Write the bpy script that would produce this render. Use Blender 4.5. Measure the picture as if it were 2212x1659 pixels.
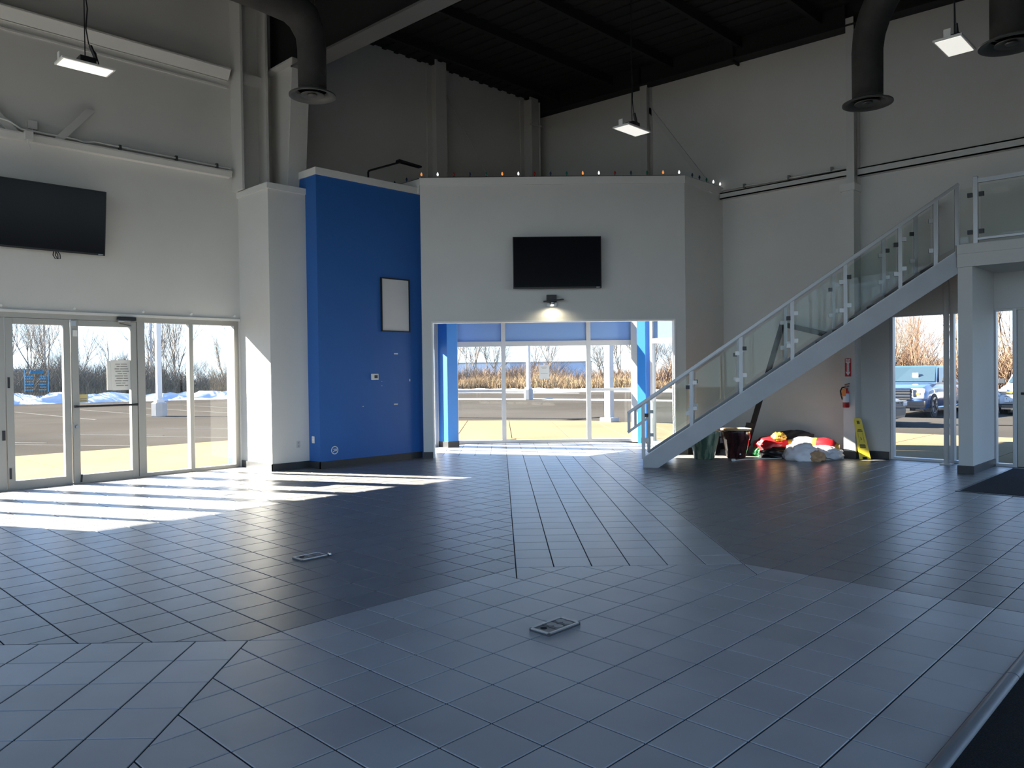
import bpy, bmesh, math, random
from mathutils import Vector, Matrix
random.seed(7)
S = 0.31                                   # one floor tile in metres; all layout numbers below are in tiles
SC = bpy.context.scene
COL = SC.collection
for _o in list(bpy.data.objects): bpy.data.objects.remove(_o)

# ------------------------------------------------------------------ camera
CAM_F = 1675.43; CAM_Y, CAM_P, CAM_R = 0.7704, -0.0141, -0.0128
CAM_C = Vector((-13.8104, -13.0814, 5.0975))
_f = Vector((math.cos(CAM_P)*math.cos(CAM_Y), math.cos(CAM_P)*math.sin(CAM_Y), math.sin(CAM_P)))
_r = Vector((math.sin(CAM_Y), -math.cos(CAM_Y), 0)); _u = _r.cross(_f)
CR = math.cos(CAM_R)*_r + math.sin(CAM_R)*_u; CU = -math.sin(CAM_R)*_r + math.cos(CAM_R)*_u; CF = _f
cam = bpy.data.cameras.new('camera'); camo = bpy.data.objects.new('camera', cam); COL.objects.link(camo)
cam.sensor_width = 36; cam.lens = CAM_F/2212*36; cam.clip_end = 500; cam.clip_start = 0.05
m = Matrix.Identity(4)
for i in range(3): m[i][0] = CR[i]; m[i][1] = CU[i]; m[i][2] = -CF[i]; m[i][3] = CAM_C[i]*S
camo.matrix_world = m
SC.camera = camo

# ------------------------------------------------------------------ sky, sun, exposure
SUN_AZ = Vector((-0.452, 0.892)); SUN_EL = math.radians(27)
w = bpy.data.worlds.new('world'); SC.world = w; w.use_nodes = True
nt = w.node_tree; nt.nodes.clear()
geo = nt.nodes.new('ShaderNodeTexCoord'); sep = nt.nodes.new('ShaderNodeSeparateXYZ'); ramp = nt.nodes.new('ShaderNodeValToRGB')
nt.links.new(geo.outputs['Generated'], sep.inputs[0]); nt.links.new(sep.outputs['Z'], ramp.inputs[0])
els = ramp.color_ramp.elements                      # clear winter sky: pale at the horizon, deep blue overhead
els[0].position = 0.0; els[0].color = (0.60, 0.72, 0.80, 1); els[1].position = 1.0; els[1].color = (0.10, 0.25, 0.62, 1)
for pos, c in ((0.05, (0.56, 0.72, 0.86)), (0.15, (0.46, 0.66, 0.95)), (0.35, (0.27, 0.46, 0.84))):
    e = els.new(pos); e.color = (*c, 1)
bg = nt.nodes.new('ShaderNodeBackground'); bg.inputs[1].default_value = 1.35
out = nt.nodes.new('ShaderNodeOutputWorld')
nt.links.new(ramp.outputs[0], bg.inputs[0]); nt.links.new(bg.outputs[0], out.inputs[0])
w.cycles.sampling_method = 'MANUAL'; w.cycles.sample_map_resolution = 512
sl = bpy.data.lights.new('sun', 'SUN'); sl.energy = 27.0; sl.angle = math.radians(0.53); sl.color = (1, 0.93, 0.82)
so = bpy.data.objects.new('sun', sl); COL.objects.link(so)
_sd = Vector((SUN_AZ.x*math.cos(SUN_EL), SUN_AZ.y*math.cos(SUN_EL), math.sin(SUN_EL)))
so.rotation_euler = _sd.to_track_quat('Z', 'Y').to_euler(); so.location = _sd*60
SC.view_settings.view_transform = 'Standard'; SC.view_settings.look = 'None'
SC.view_settings.exposure = 1.12; SC.view_settings.gamma = 1.0; SC.view_settings.use_curve_mapping = False
cy = SC.cycles
cy.use_denoising = True; cy.max_bounces = 10; cy.diffuse_bounces = 6; cy.glossy_bounces = 4; cy.transmission_bounces = 6
cy.transparent_max_bounces = 24; cy.caustics_reflective = False; cy.caustics_refractive = False; cy.sample_clamp_indirect = 6.0
try: cy.denoiser = 'OPENIMAGEDENOISE'
except Exception: pass

# ------------------------------------------------------------------ materials (all procedural)
MAT = {}
def mat(name, col, rough=0.6, metal=0.0, spec=0.5, emit=None, es=1.0, noise=0.0, nscale=8.0, bump=0.0, bscale=60.0, coat=0.0):
    if name in MAT: return MAT[name]
    M = bpy.data.materials.new(name); M.use_nodes = True; MAT[name] = M
    n = M.node_tree.nodes; L = M.node_tree.links; b = n['Principled BSDF']
    b.inputs['Base Color'].default_value = (*col, 1); b.inputs['Roughness'].default_value = rough
    b.inputs['Metallic'].default_value = metal; b.inputs['Specular IOR Level'].default_value = spec
    b.inputs['Coat Weight'].default_value = coat
    if emit: b.inputs['Emission Color'].default_value = (*emit, 1); b.inputs['Emission Strength'].default_value = es
    if noise or bump:
        tc = n.new('ShaderNodeTexCoord')
        if noise:
            t = n.new('ShaderNodeTexNoise'); t.inputs['Scale'].default_value = nscale; t.inputs['Detail'].default_value = 4
            L.new(tc.outputs['Object'], t.inputs['Vector'])
            r = n.new('ShaderNodeMapRange'); r.inputs[1].default_value = 0.3; r.inputs[2].default_value = 0.7
            r.inputs[3].default_value = 1-noise; r.inputs[4].default_value = 1+noise
            L.new(t.outputs['Fac'], r.inputs[0])
            mx = n.new('ShaderNodeMix'); mx.data_type = 'RGBA'; mx.blend_type = 'MULTIPLY'; mx.inputs[0].default_value = 1
            mx.inputs[6].default_value = (*col, 1); L.new(r.outputs[0], mx.inputs[7]); L.new(mx.outputs[2], b.inputs['Base Color'])
        if bump:
            t2 = n.new('ShaderNodeTexNoise'); t2.inputs['Scale'].default_value = bscale; t2.inputs['Detail'].default_value = 3
            L.new(tc.outputs['Object'], t2.inputs['Vector'])
            bp = n.new('ShaderNodeBump'); bp.inputs['Strength'].default_value = bump; bp.inputs['Distance'].default_value = 0.01
            L.new(t2.outputs['Fac'], bp.inputs['Height']); L.new(bp.outputs[0], b.inputs['Normal'])
    return M
def glass(name, tint=(1, 1, 1), refl=1.0):
    if name in MAT: return MAT[name]
    M = bpy.data.materials.new(name); M.use_nodes = True; MAT[name] = M
    n = M.node_tree.nodes; L = M.node_tree.links; n.clear()
    o = n.new('ShaderNodeOutputMaterial'); mx = n.new('ShaderNodeMixShader'); tr = n.new('ShaderNodeBsdfTransparent')
    g = n.new('ShaderNodeBsdfGlossy'); g.inputs['Roughness'].default_value = 0.01; tr.inputs[0].default_value = (*tint, 1)
    fr = n.new('ShaderNodeFresnel'); fr.inputs[0].default_value = 1.45
    ml = n.new('ShaderNodeMath'); ml.operation = 'MULTIPLY'; ml.inputs[1].default_value = refl
    L.new(fr.outputs[0], ml.inputs[0]); L.new(ml.outputs[0], mx.inputs[0])
    L.new(tr.outputs[0], mx.inputs[1]); L.new(g.outputs[0], mx.inputs[2]); L.new(mx.outputs[0], o.inputs[0])
    return M
def tile_mat(name, col, rough):
    M = mat(name, col, rough, spec=1.0)
    n = M.node_tree.nodes; L = M.node_tree.links; b = n['Principled BSDF']
    at = n.new('ShaderNodeAttribute'); at.attribute_name = 'tv'; oi = n.new('ShaderNodeObjectInfo')
    ad = n.new('ShaderNodeMath'); ad.operation = 'ADD'; fr = n.new('ShaderNodeMath'); fr.operation = 'FRACT'
    L.new(at.outputs['Fac'], ad.inputs[0]); L.new(oi.outputs['Random'], ad.inputs[1]); L.new(ad.outputs[0], fr.inputs[0])
    g = n.new('ShaderNodeNewGeometry'); t = n.new('ShaderNodeTexNoise'); t.inputs['Scale'].default_value = 2.2; t.inputs['Detail'].default_value = 6
    L.new(g.outputs['Position'], t.inputs['Vector'])
    s1 = n.new('ShaderNodeMapRange'); s1.inputs[3].default_value = 0.93; s1.inputs[4].default_value = 1.07; L.new(fr.outputs[0], s1.inputs[0])
    s2 = n.new('ShaderNodeMapRange'); s2.inputs[1].default_value = 0.3; s2.inputs[2].default_value = 0.7; s2.inputs[3].default_value = 0.92; s2.inputs[4].default_value = 1.08
    L.new(t.outputs['Fac'], s2.inputs[0])
    mm = n.new('ShaderNodeMath'); mm.operation = 'MULTIPLY'; L.new(s1.outputs[0], mm.inputs[0]); L.new(s2.outputs[0], mm.inputs[1])
    mx = n.new('ShaderNodeMix'); mx.data_type = 'RGBA'; mx.blend_type = 'MULTIPLY'; mx.inputs[0].default_value = 1
    mx.inputs[6].default_value = (*col, 1); L.new(mm.outputs[0], mx.inputs[7]); L.new(mx.outputs[2], b.inputs['Base Color'])
    t3 = n.new('ShaderNodeTexNoise'); t3.inputs['Scale'].default_value = 9; t3.inputs['Detail'].default_value = 5; L.new(g.outputs['Position'], t3.inputs['Vector'])
    s3 = n.new('ShaderNodeMapRange'); s3.inputs[1].default_value = 0.3; s3.inputs[2].default_value = 0.7; s3.inputs[3].default_value = rough-0.015; s3.inputs[4].default_value = rough+0.02
    L.new(t3.outputs['Fac'], s3.inputs[0]); L.new(s3.outputs[0], b.inputs['Roughness'])
    return M
WALL = mat('wall_grey_paint', (0.62, 0.615, 0.585), 0.75, noise=0.02, nscale=1.5, bump=0.05, bscale=90)
WTRIM = mat('wall_cap_paint', (0.68, 0.675, 0.645), 0.6)
STEEL = mat('grey_painted_steel', (0.58, 0.575, 0.55), 0.5)
BLUE = mat('blue_paint', (0.014, 0.11, 0.38), 0.45, noise=0.02, nscale=1.2)
BLUEX = mat('blue_cladding', (0.022, 0.05, 0.10), 0.6, bump=0.15, bscale=40)
PANEL = mat('blue_grey_spandrel', (0.22, 0.38, 0.72), 0.35)
BLACK = mat('black_ceiling_paint', (0.005, 0.005, 0.0055), 0.8)
DECK = mat('black_roof_deck', (0.005, 0.005, 0.0055), 0.8)
BASE = mat('dark_rubber_base', (0.028, 0.030, 0.033), 0.5)
ALUM = mat('anodised_aluminium', (0.36, 0.345, 0.31), 0.38, metal=0.35)
ALUML = mat('pale_window_frame', (0.55, 0.56, 0.57), 0.4, metal=0.2)
GLASS = glass('window_glass', (0.975, 0.985, 0.985), 0.55)
RGLASS = glass('railing_glass', (0.95, 0.97, 0.96), 0.4)
TDARK = tile_mat('floor_tile_charcoal', (0.185, 0.180, 0.175), 0.36)
TLITE = tile_mat('floor_tile_grey', (0.36, 0.355, 0.35), 0.37)
GROUT = mat('dark_grout', (0.014, 0.013, 0.015), 0.9)
WHITE = mat('white_plastic', (0.75, 0.75, 0.72), 0.4)
PAPER = mat('white_paper', (0.80, 0.79, 0.74), 0.8)
INK = mat('grey_print', (0.30, 0.29, 0.27), 0.8)
BLK = mat('black_plastic', (0.012, 0.012, 0.014), 0.4)
SCREEN = mat('tv_screen_glass', (0.004, 0.005, 0.008), 0.15, spec=0.12)
CHROME = mat('brushed_steel', (0.30, 0.30, 0.30), 0.3, metal=1.0)
RAIL = mat('silver_railing', (0.36, 0.365, 0.37), 0.38, metal=0.7)
DUCT = mat('black_fabric_duct', (0.030, 0.029, 0.027), 0.8, noise=0.2, nscale=6, bump=0.5, bscale=10)

# ------------------------------------------------------------------ mesh helpers (tile units in, metres out)
class MB:
    def __init__(s, M=None): s.v = []; s.f = []; s.M = M; s.mi = []; s.cm = 0
    def P(s, p):
        p = Vector(p); s.v.append((s.M @ p) if s.M is not None else p); return len(s.v)-1
    def face(s, idx): s.f.append(tuple(idx)); s.mi.append(s.cm)
    def poly(s, pts): s.face([s.P(p) for p in pts])
    def box(s, x0, x1, y0, y1, z0, z1):
        i = [s.P(p) for p in ((x0,y0,z0),(x1,y0,z0),(x1,y1,z0),(x0,y1,z0),(x0,y0,z1),(x1,y0,z1),(x1,y1,z1),(x0,y1,z1))]
        for q in ((0,3,2,1),(4,5,6,7),(0,1,5,4),(1,2,6,5),(2,3,7,6),(3,0,4,7)): s.face([i[k] for k in q])
        return s
    def extr(s, pts, vec):
        vec = Vector(vec); n = len(pts)
        a = [s.P(p) for p in pts]; b = [s.P(Vector(p)+vec) for p in pts]
        s.face(a[::-1]); s.face(b)
        for k in range(n): s.face((a[k], a[(k+1) % n], b[(k+1) % n], b[k]))
        return s
    def prism(s, xy, z0, z1): return s.extr([(p[0], p[1], z0) for p in xy], (0, 0, z1-z0))
    def bar(s, p, q, w, h, up=(0, 0, 1)):
        p = Vector(p); q = Vector(q); d = (q-p); up = Vector(up); d.normalize()
        if abs(d.dot(up)) > 0.999: up = Vector((1, 0, 0))
        r = d.cross(up).normalized(); u = r.cross(d)
        c = [p + r*a*w/2 + u*b*h/2 for a, b in ((-1,-1),(1,-1),(1,1),(-1,1))]
        return s.extr(c, q-p)
    def tube(s, pts, rad, n=8, cap=True):
        pts = [Vector(p) for p in pts]; rs = rad if isinstance(rad, (list, tuple)) else [rad]*len(pts)
        rings = []; up = Vector((0.123, 0.31, 0.94))
        for k, p in enumerate(pts):
            d = (pts[min(k+1, len(pts)-1)]-pts[max(k-1, 0)]).normalized()
            if abs(d.dot(up)) > 0.98: up = Vector((0.9, 0.3, 0.1))
            a = d.cross(up).normalized(); b = a.cross(d)
            up = b
            rings.append([s.P(p + (a*math.cos(2*math.pi*i/n)+b*math.sin(2*math.pi*i/n))*rs[k]) for i in range(n)])
        for k in range(len(rings)-1):
            for i in range(n): s.face((rings[k][i], rings[k][(i+1) % n], rings[k+1][(i+1) % n], rings[k+1][i]))
        if cap: s.face(rings[0][::-1]); s.face(rings[-1])
        return s
    def lathe(s, c, prof, n=32):
        rings = []
        for r, z in prof:
            rings.append([s.P((c[0]+r*math.cos(2*math.pi*i/n), c[1]+r*math.sin(2*math.pi*i/n), c[2]+z)) for i in range(n)])
        for k in range(len(rings)-1):
            for i in range(n): s.face((rings[k][i], rings[k][(i+1) % n], rings[k+1][(i+1) % n], rings[k+1][i]))
        s.face(rings[0][::-1]); s.face(rings[-1])
        return s
    def build(s, name, material, parent=None, smooth=False, bevel=0.0, origin=None):
        if parent is not None: o0 = parent.matrix_world.translation.copy() if parent.parent is None else Vector(parent['o_'])
        elif origin is not None: o0 = Vector(origin)*S
        else:
            xs = [v.x for v in s.v]; ys = [v.y for v in s.v]; zs = [v.z for v in s.v]
            o0 = Vector(((min(xs)+max(xs))/2, (min(ys)+max(ys))/2, min(zs)))*S
        me = bpy.data.meshes.new(name)
        me.from_pydata([tuple(v*S-o0) for v in s.v], [], s.f)
        mats = material if isinstance(material, (list, tuple)) else [material]
        for M in mats: me.materials.append(M)
        if len(mats) > 1: me.polygons.foreach_set('material_index', s.mi)
        bm = bmesh.new(); bm.from_mesh(me); bmesh.ops.recalc_face_normals(bm, faces=bm.faces)
        if bevel:
            es = [e for e in bm.edges if len(e.link_faces) == 2 and e.calc_face_angle(0) > 0.5]
            bmesh.ops.bevel(bm, geom=es, offset=bevel*S, segments=2, profile=0.7, affect='EDGES')
        bm.to_mesh(me); bm.free()
        if smooth:
            me.polygons.foreach_set('use_smooth', [True]*len(me.polygons))
            if smooth != 'all': me.set_sharp_from_angle(angle=math.radians(40))
        o = bpy.data.objects.new(name, me); COL.objects.link(o)
        if parent is not None:
            o.parent = parent; o['o_'] = tuple(o0)
        else: o.matrix_world = Matrix.Translation(o0)
        bpy_update.append(o)
        return o
bpy_update = []
def tag(o, label=None, cat=None, group=None, kind=None):
    if label: o['label'] = label
    if cat: o['category'] = cat
    if group: o['group'] = group
    if kind: o['kind'] = kind
    return o
def root(name, loc, label, cat, group=None, kind=None):
    o = bpy.data.objects.new(name, None); COL.objects.link(o); o.empty_display_size = 0.1
    o.location = Vector(loc)*S
    o.matrix_world = Matrix.Translation(Vector(loc)*S)
    return tag(o, label, cat, group, kind)
def st(o, label, cat='wall'): return tag(o, label, cat, None, 'structure')
def copy_tree(o, parent=None):
    c = o.copy(); COL.objects.link(c); c.parent = parent
    for ch in o.children: copy_tree(ch, c)
    return c
def proj(p):
    d = Vector(p)-CAM_C; z = d.dot(CF)
    if z < 0.3: return None
    return 1106+CAM_F*d.dot(CR)/z, 829.5-CAM_F*d.dot(CU)/z
def box(name, b, M, parent=None, bevel=0.0):
    return MB().box(*b).build(name, M, parent, bevel=bevel)
# ------------------------------------------------------------------ room shell
YL, XR = 28.35, 32.0
def deckz(y): return 26.5-0.031*(YL-y)
def multi(name, boxes, M, label, cat='wall'):
    mb = MB()
    for b in boxes: mb.box(*b)
    return st(mb.build(name, M), label, cat)
multi('wall_left', [(-16,-12.3,YL,29,0,30), (-30,-16,YL,29,8.2,30), (-30,-29,YL,29,0,30), (-12.3,6.85,YL,29,8.2,30), (6.85,16.6,YL,29,0,30), (16.6,21.4,YL,29,15.6,30),
                    (21.4,32.9,YL,29,16.9,30), (21.4,22.4,YL,29,0,16.9)],
      WALL, 'tall grey painted wall above the glass doors')
multi('wall_right', [(XR,32.9,20,YL,16.9,30), (XR,32.9,17.9,20,15.6,30), (32.6,32.9,18.9,19.9,0,15.6), (XR,32.9,12.3,17.9,15.6,30), (XR,32.9,1.95,12.3,0,30),
                     (XR,32.9,-24,1.95,8.05,30), (XR,32.9,-9,-7.4,0,8.05), (XR,32.9,-24,-21.5,0,8.05)],
      WALL, 'tall grey painted wall behind the staircase')
# walls behind the camera; their unseen glazing is added to light the room
BZ = 20.0
multi('wall_back', [(-30.6,-30,-24.6,29,0,0.4), (-30.6,-30,-24.6,29,BZ,30)], WALL, 'grey wall behind the viewer around the tall added glazing')
r = root('added_window_9', (-30.3,2,0.4), 'tall glazing added to light the room, behind the viewer on the door side', 'window', None, 'structure')
for i in range(10): MB().box(-30.42, -30.18, -24+i*5.83-0.12, -24+i*5.83+0.12, 0.4, BZ).build('mullion', ALUM, r)
MB().box(-30.32, -30.28, -24, 28.5, 0.4, BZ).build('glass_pane', GLASS, r)
for z in (8.0, 14.0): MB().box(-30.4, -30.2, -24, 28.5, z-0.1, z+0.1).build('transom', ALUM, r)
RZ = 14.0
multi('wall_rear', [(-30,32.9,-24.6,-24,0,0.4), (-30,32.9,-24.6,-24,RZ,30)], WALL, 'grey wall behind the viewer around the added rear glazing')
r = root('added_window_8', (1,-24.3,0.4), 'glazing added to light the room, behind the viewer beside the carpet', 'window', None, 'structure')  # unseen rear glazing, added to let more daylight in
for i in range(11): MB().box(-29.9+i*6.2-0.12, -29.9+i*6.2+0.12, -24.42, -24.18, 0.4, RZ).build('mullion', ALUM, r)
MB().box(-30, 32, -24.32, -24.28, 0.4, RZ).build('glass_pane', GLASS, r)
# entry bulkhead: diagonal wall with the wide opening
A0 = Vector((16.1, 23.47, 0)); E1 = Vector((1, -1, 0)).normalized(); N1 = Vector((1, 1, 0)).normalized()
def frame_m(o, e, n):
    M = Matrix.Identity(4)
    for i in range(3): M[i][0] = e[i]; M[i][1] = n[i]; M[i][2] = (0, 0, 1)[i]; M[i][3] = o[i]
    return M
ME = frame_m(A0, E1, N1); LE = 15.98
mb = MB(ME); mb.box(0, 0.62, 0, 0.55, 0, 16.5); mb.box(LE-0.65, LE, 0, 0.55, 0, 16.5); mb.box(0.62, LE-0.65, 0, 0.55, 8.22, 16.5)
st(mb.build('wall_entry', WALL), 'grey diagonal wall with the wide opening under the TV')
mb = MB(ME); mb.box(-0.02, LE+0.03, -0.06, 0.6, 16.46, 16.92)
st(mb.build('trim_1', WTRIM), 'pale cap along the top of the diagonal entry wall', 'trim')
mb = MB(ME)
mb.box(0.58, 0.66, -0.05, 0.6, 0, 8.27); mb.box(LE-0.69, LE-0.61, -0.05, 0.6, 0, 8.27); mb.box(0.66, LE-0.69, -0.05, 0.6, 8.17, 8.27)
st(mb.build('trim_2', mat('white_trim', (0.78, 0.78, 0.76), 0.5)), 'white edge trim framing the entry opening', 'trim')
mb = MB(); mb.box(27.4, XR, 12.15, 12.6, 0, 16.5)
st(mb.build('wall_entry_side', WALL), 'grey return wall between entry opening and staircase')
st(MB().box(27.38, XR, 12.09, 12.65, 16.46, 16.92).build('trim_3', WTRIM), 'pale cap on the return wall beside the stairs', 'trim')
st(MB().box(9.2, 16.6, 23.9, YL, 0, 16.05).build('wall_blue', BLUE), 'blue painted wall block beside the entry opening')
st(MB().box(9.14, 16.55, 23.82, YL, 16.03, 16.42).build('trim_4', WTRIM), 'pale cap on top of the blue wall', 'trim')
st(MB().box(6.95, 9.2, 25.0, YL, 0, 15.12).build('wall_pillar', WALL), 'grey wall pier between glass doors and blue wall')
st(MB().box(6.86, 9.2, 24.92, YL, 15.1, 15.42).build('trim_5', WTRIM), 'pale cap on top of the grey wall pier', 'trim')
st(MB().box(16.2, 16.6, 23.7, YL, 16.05, 16.92).build('trim_6', WTRIM), 'short pale return at the end of the entry cap', 'trim')
st(MB().prism([(16.6,23.6),(27.2,12.9),(XR,12.6),(XR,20.2),(23.8,YL),(16.6,YL)], 16.3, 16.5).build('ceiling_entry', WALL), 'flat ceiling over the entry vestibule', 'ceiling')
# overhanging corner outside the vestibule
st(MB().prism([(23.2,29.0),(32.9,29.0),(32.9,19.2)], 16.6, 16.9).build('soffit', WTRIM), 'soffit under the overhanging building corner', 'soffit')
BLUEC = mat('bright_blue_paint', (0.022, 0.20, 0.62), 0.4)
# blue columns at both ends of the diagonal shop front
for nm, b, lb in (('entry_column', (21.5,22.45,27.4,28.95,0,16.3), 'blue square column at the near-door end of the entry glazing'),
                  ('entry_column', (32.0,33.0,18.25,18.95,0,16.3), 'blue square column behind the foot of the staircase')):
    r = root(nm, ((b[0]+b[1])/2, (b[2]+b[3])/2, 0), lb, 'column', None, 'structure')
    MB().box(*b).build('shaft', BLUEC, r)
    MB().box(b[0]-0.04, b[1]+0.04, b[2]-0.04, b[3]-0.3, 0, 0.4).build('rubber_base', BASE, r)
# mezzanine
WMZ = st(MB().box(27.93, XR, -3.12, -2.5, 0, 9.9).build('wall_mezzanine', WALL), 'short grey wall carrying the landing beside the door')
mez = root('landing', (30, -8, 9.88), 'grey upper landing at the top of the stairs', 'landing', None, 'structure')
MB().prism([(27.95,-2.55),(31.0,-0.75),(XR,-0.75),(XR,-24),(27.95,-24)], 9.9, 10.9).build('slab', WALL, mez)
MB().box(27.83, 27.95, -24, -2.5, 9.88, 10.5).build('fascia_lower', WALL, mez)
MB().box(27.78, 27.95, -24, -2.5, 10.5, 10.95).build('fascia_upper', WALL, mez)
# baseboards
def bb(nm, boxes, lb):
    mb = MB()
    for b in boxes: mb.box(*b)
    st(mb.build(nm, BASE), lb, 'baseboard')
bb('baseboard_pillar', [(6.9,6.95,24.95,YL,0,0.38), (6.9,9.2,24.95,25.0,0,0.38)], 'dark rubber baseboard around the grey pier')
bb('baseboard_blue', [(9.15,9.2,23.85,24.95,0,0.38), (9.15,16.3,23.85,23.9,0,0.38)], 'dark rubber baseboard along the blue wall')
mb = MB(ME); mb.box(-0.05, 0.58, -0.05, 0.0, 0, 0.38); mb.box(LE-0.6, LE+0.05, -0.05, 0, 0, 0.38)
st(mb.build('baseboard_entry', BASE), 'dark rubber baseboard at the entry opening jambs', 'baseboard')
bb('baseboard_right', [(XR-0.05,XR,4.45,12.1,0,0.42), (XR-0.05,XR,2.0,3.4,0,0.42), (27.5,XR,12.1,12.15,0,0.4)], 'black rubber baseboard behind the stairs')
bb('baseboard_mezzanine', [(27.88,27.93,-3.17,-2.45,0,0.38), (27.93,XR,-3.17,-3.12,0,0.38), (27.93,XR,-2.5,-2.45,0,0.38)], 'dark rubber baseboard around the landing wall')

# ------------------------------------------------------------------ roof steel
cl = st(MB().extr([(-30,29,deckz(29)),(-30,-24,deckz(-24)),(-30,-24,deckz(-24)+0.5),(-30,29,deckz(29)+0.5)], (62.9,0,0)).build('ceiling', DECK), 'black painted metal roof deck', 'ceiling')
y = 25.5
while y > -24:
    MB().box(-30, 32, y-0.13, y+0.13, deckz(y)-0.68, deckz(y)+0.01).build('purlin', BLACK, cl); y -= 5.0
rb = MB()
for k in range(64):
    x = -29.5+k*0.97; rb.extr([(x,YL,deckz(YL)-0.1),(x,YL,deckz(YL)),(x,-24,deckz(-24)),(x,-24,deckz(-24)-0.1)], (0.3,0,0))
o = rb.build('deck_rib', DECK, cl); o['kind'] = 'stuff'
# end-wall rafter above the right wall
r = root('roof_beam', (31.5, 2, 24), 'black steel beam along the top of the stair wall', 'beam', None, 'structure')
def slope_bar(name, x0, x1, dz0, dz1, y0, y1, M, par):
    return MB().extr([(x0,y0,deckz(y0)+dz0),(x0,y1,deckz(y1)+dz0),(x0,y1,deckz(y1)+dz1),(x0,y0,deckz(y0)+dz1)], (x1-x0,0,0)).build(name, M, par)
slope_bar('lower_flange', 31.0, 31.95, -1.36, -1.26, YL, -24, BLACK, r)
slope_bar('web', 31.42, 31.54, -1.26, 0, YL, -24, BLACK, r)
for yy in (18.0, 10.9, 4.0): MB().box(31.05, 31.95, yy-0.06, yy+0.06, deckz(yy)-1.55 if yy == 10.9 else deckz(yy)-1.3, deckz(yy)-0.1).build('stiffener', BLACK, r)
# main portal frame at x = 9
r = root('portal_frame', (9.05, 26.5, 15.4), 'tapered steel column and rafter rising behind the grey pier', 'steel frame', None, 'structure')
MB().extr([(9.0,28.3,15.4),(9.0,25.75,15.4),(9.0,25.05,22.45),(9.0,28.3,22.45)], (0.1,0,0)).build('column_web', STEEL, r)
MB().extr([(8.5,25.75,15.4),(8.5,25.63,15.4),(8.5,24.93,22.4),(8.5,25.05,22.4)], (1.1,0,0)).build('inner_flange', STEEL, r)
MB().box(8.5, 9.6, 28.2, 28.33, 15.4, 26).build('outer_flange', STEEL, r)
MB().extr([(9.01,28.3,22.46),(9.01,25,22.4),(9.01,25,22.0),(9.01,-24,20.9),(9.01,-24,deckz(-24)),(9.01,28.3,deckz(28.3))], (0.08,0,0)).build('rafter_web', BLACK, r)
MB().extr([(8.5,25.1,22.05),(8.5,-24,20.9),(8.5,-24,20.78),(8.5,25.1,21.93)], (1.1,0,0)).build('rafter_flange', mat('dark_grey_steel', (0.10,0.10,0.098), 0.6), r)
MB().box(8.52, 9.58, 25.0, 28.3, 22.4, 22.5).build('cap_plate', STEEL, r)
# jamb posts left of the frame
r = root('jamb_posts', (7.3, 27.7, 15.4), 'pair of grey vertical steel jambs above the grey pier', 'steel posts', None, 'structure')
MB().box(6.62, 6.75, 27.15, YL, 15.4, 26.2).build('jamb', STEEL, r)
MB().box(8.1, 8.25, 27.15, YL, 15.4, 26.2).build('jamb', STEEL, r)
MB().box(6.75, 8.1, 27.6, YL, 21.45, 21.95).build('cross_channel', STEEL, r)
MB().box(6.75, 8.1, 28.05, YL, 15.4, 26.2).build('infill_panel', STEEL, r)
# girts and bracing on the left wall
def girt(x0, x1, z0, z1, y0, lb):
    r = root('wall_girt', ((x0+x1)/2, y0, z0), lb, 'girt', None, 'structure')
    MB().box(x0, x1, y0, YL, z1-0.08, z1).build('top_flange', STEEL, r)
    MB().box(x0, x1, y0+0.4 if z0 > 20 else y0+0.3, YL, z0, z0+0.06).build('bottom_flange', WTRIM, r)
    MB().extr([(x0,y0,z1),(x0,y0+0.06,z1),(x0,y0+0.46 if z0 > 20 else y0+0.14,z0),(x0,y0+0.4 if z0 > 20 else y0+0.08,z0)], (x1-x0,0,0)).build('web', WTRIM if z0 > 20 else STEEL, r)
    if z0 < 20: MB().extr([(x0,y0+0.05,z0+0.12),(x0,y0+0.3,z0),(x0,y0+0.33,z0+0.04),(x0,y0+0.08,z0+0.16)], (x1-x0,0,0)).build('lip', WTRIM, r)
girt(-30, 6.4, 21.5, 22.05, 27.75, 'horizontal grey girt high on the wall above the left TV')
girt(-30, 6.4, 16.12, 16.45, 27.85, 'horizontal grey girt just above the left TV')
st(MB().box(-30, 6.4, 28.28, YL, 21.1, 21.2).build('trim_7', WTRIM), 'thin wall seam below the upper girt', 'trim')
r = root('conduit', (0, 28, 16.6), 'pale conduit running along the girt above the left TV', 'conduit')
MB().tube([(-30,28.0,16.95),(-4.6,28.0,16.95),(-4.2,28.0,16.9),(-3.7,28.0,16.62),(-1.4,28.0,16.62),(-1.1,28.0,16.55),(-0.6,28.0,16.66),(6.35,28.0,16.6)], 0.05, 8).build('pipe', WTRIM, r, smooth=True)
for x in (0.6, 3.4, 5.6): MB().box(x-0.06, x+0.06, 27.95, 28.1, 16.5, 16.75).build('clip', CHROME, r)
r = root('junction_box', (-3.2, 28, 16.6), 'small grey junction box on the wall above the left TV', 'junction box')
MB().box(-3.38, -3.0, 28.1, YL, 16.75, 17.15).build('housing', STEEL, r, bevel=0.03)
for x in (-3.3, -3.19, -3.08): MB().tube([(x,28.2,16.45),(x,28.2,16.78)], 0.03, 6).build('pipe', STEEL, r)
r = root('junction_box', (-3.5, 27.8, 16.2), 'grey junction box mounted on the lower girt', 'junction box')
MB().box(-3.64, -3.3, 27.6, 27.86, 16.1, 16.5).build('housing', STEEL, r, bevel=0.02)
MB().bar((-3.55,27.7,16.15), (-3.42,27.7,15.7), 0.06, 0.06).build('conduit_stub', STEEL, r)
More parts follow.
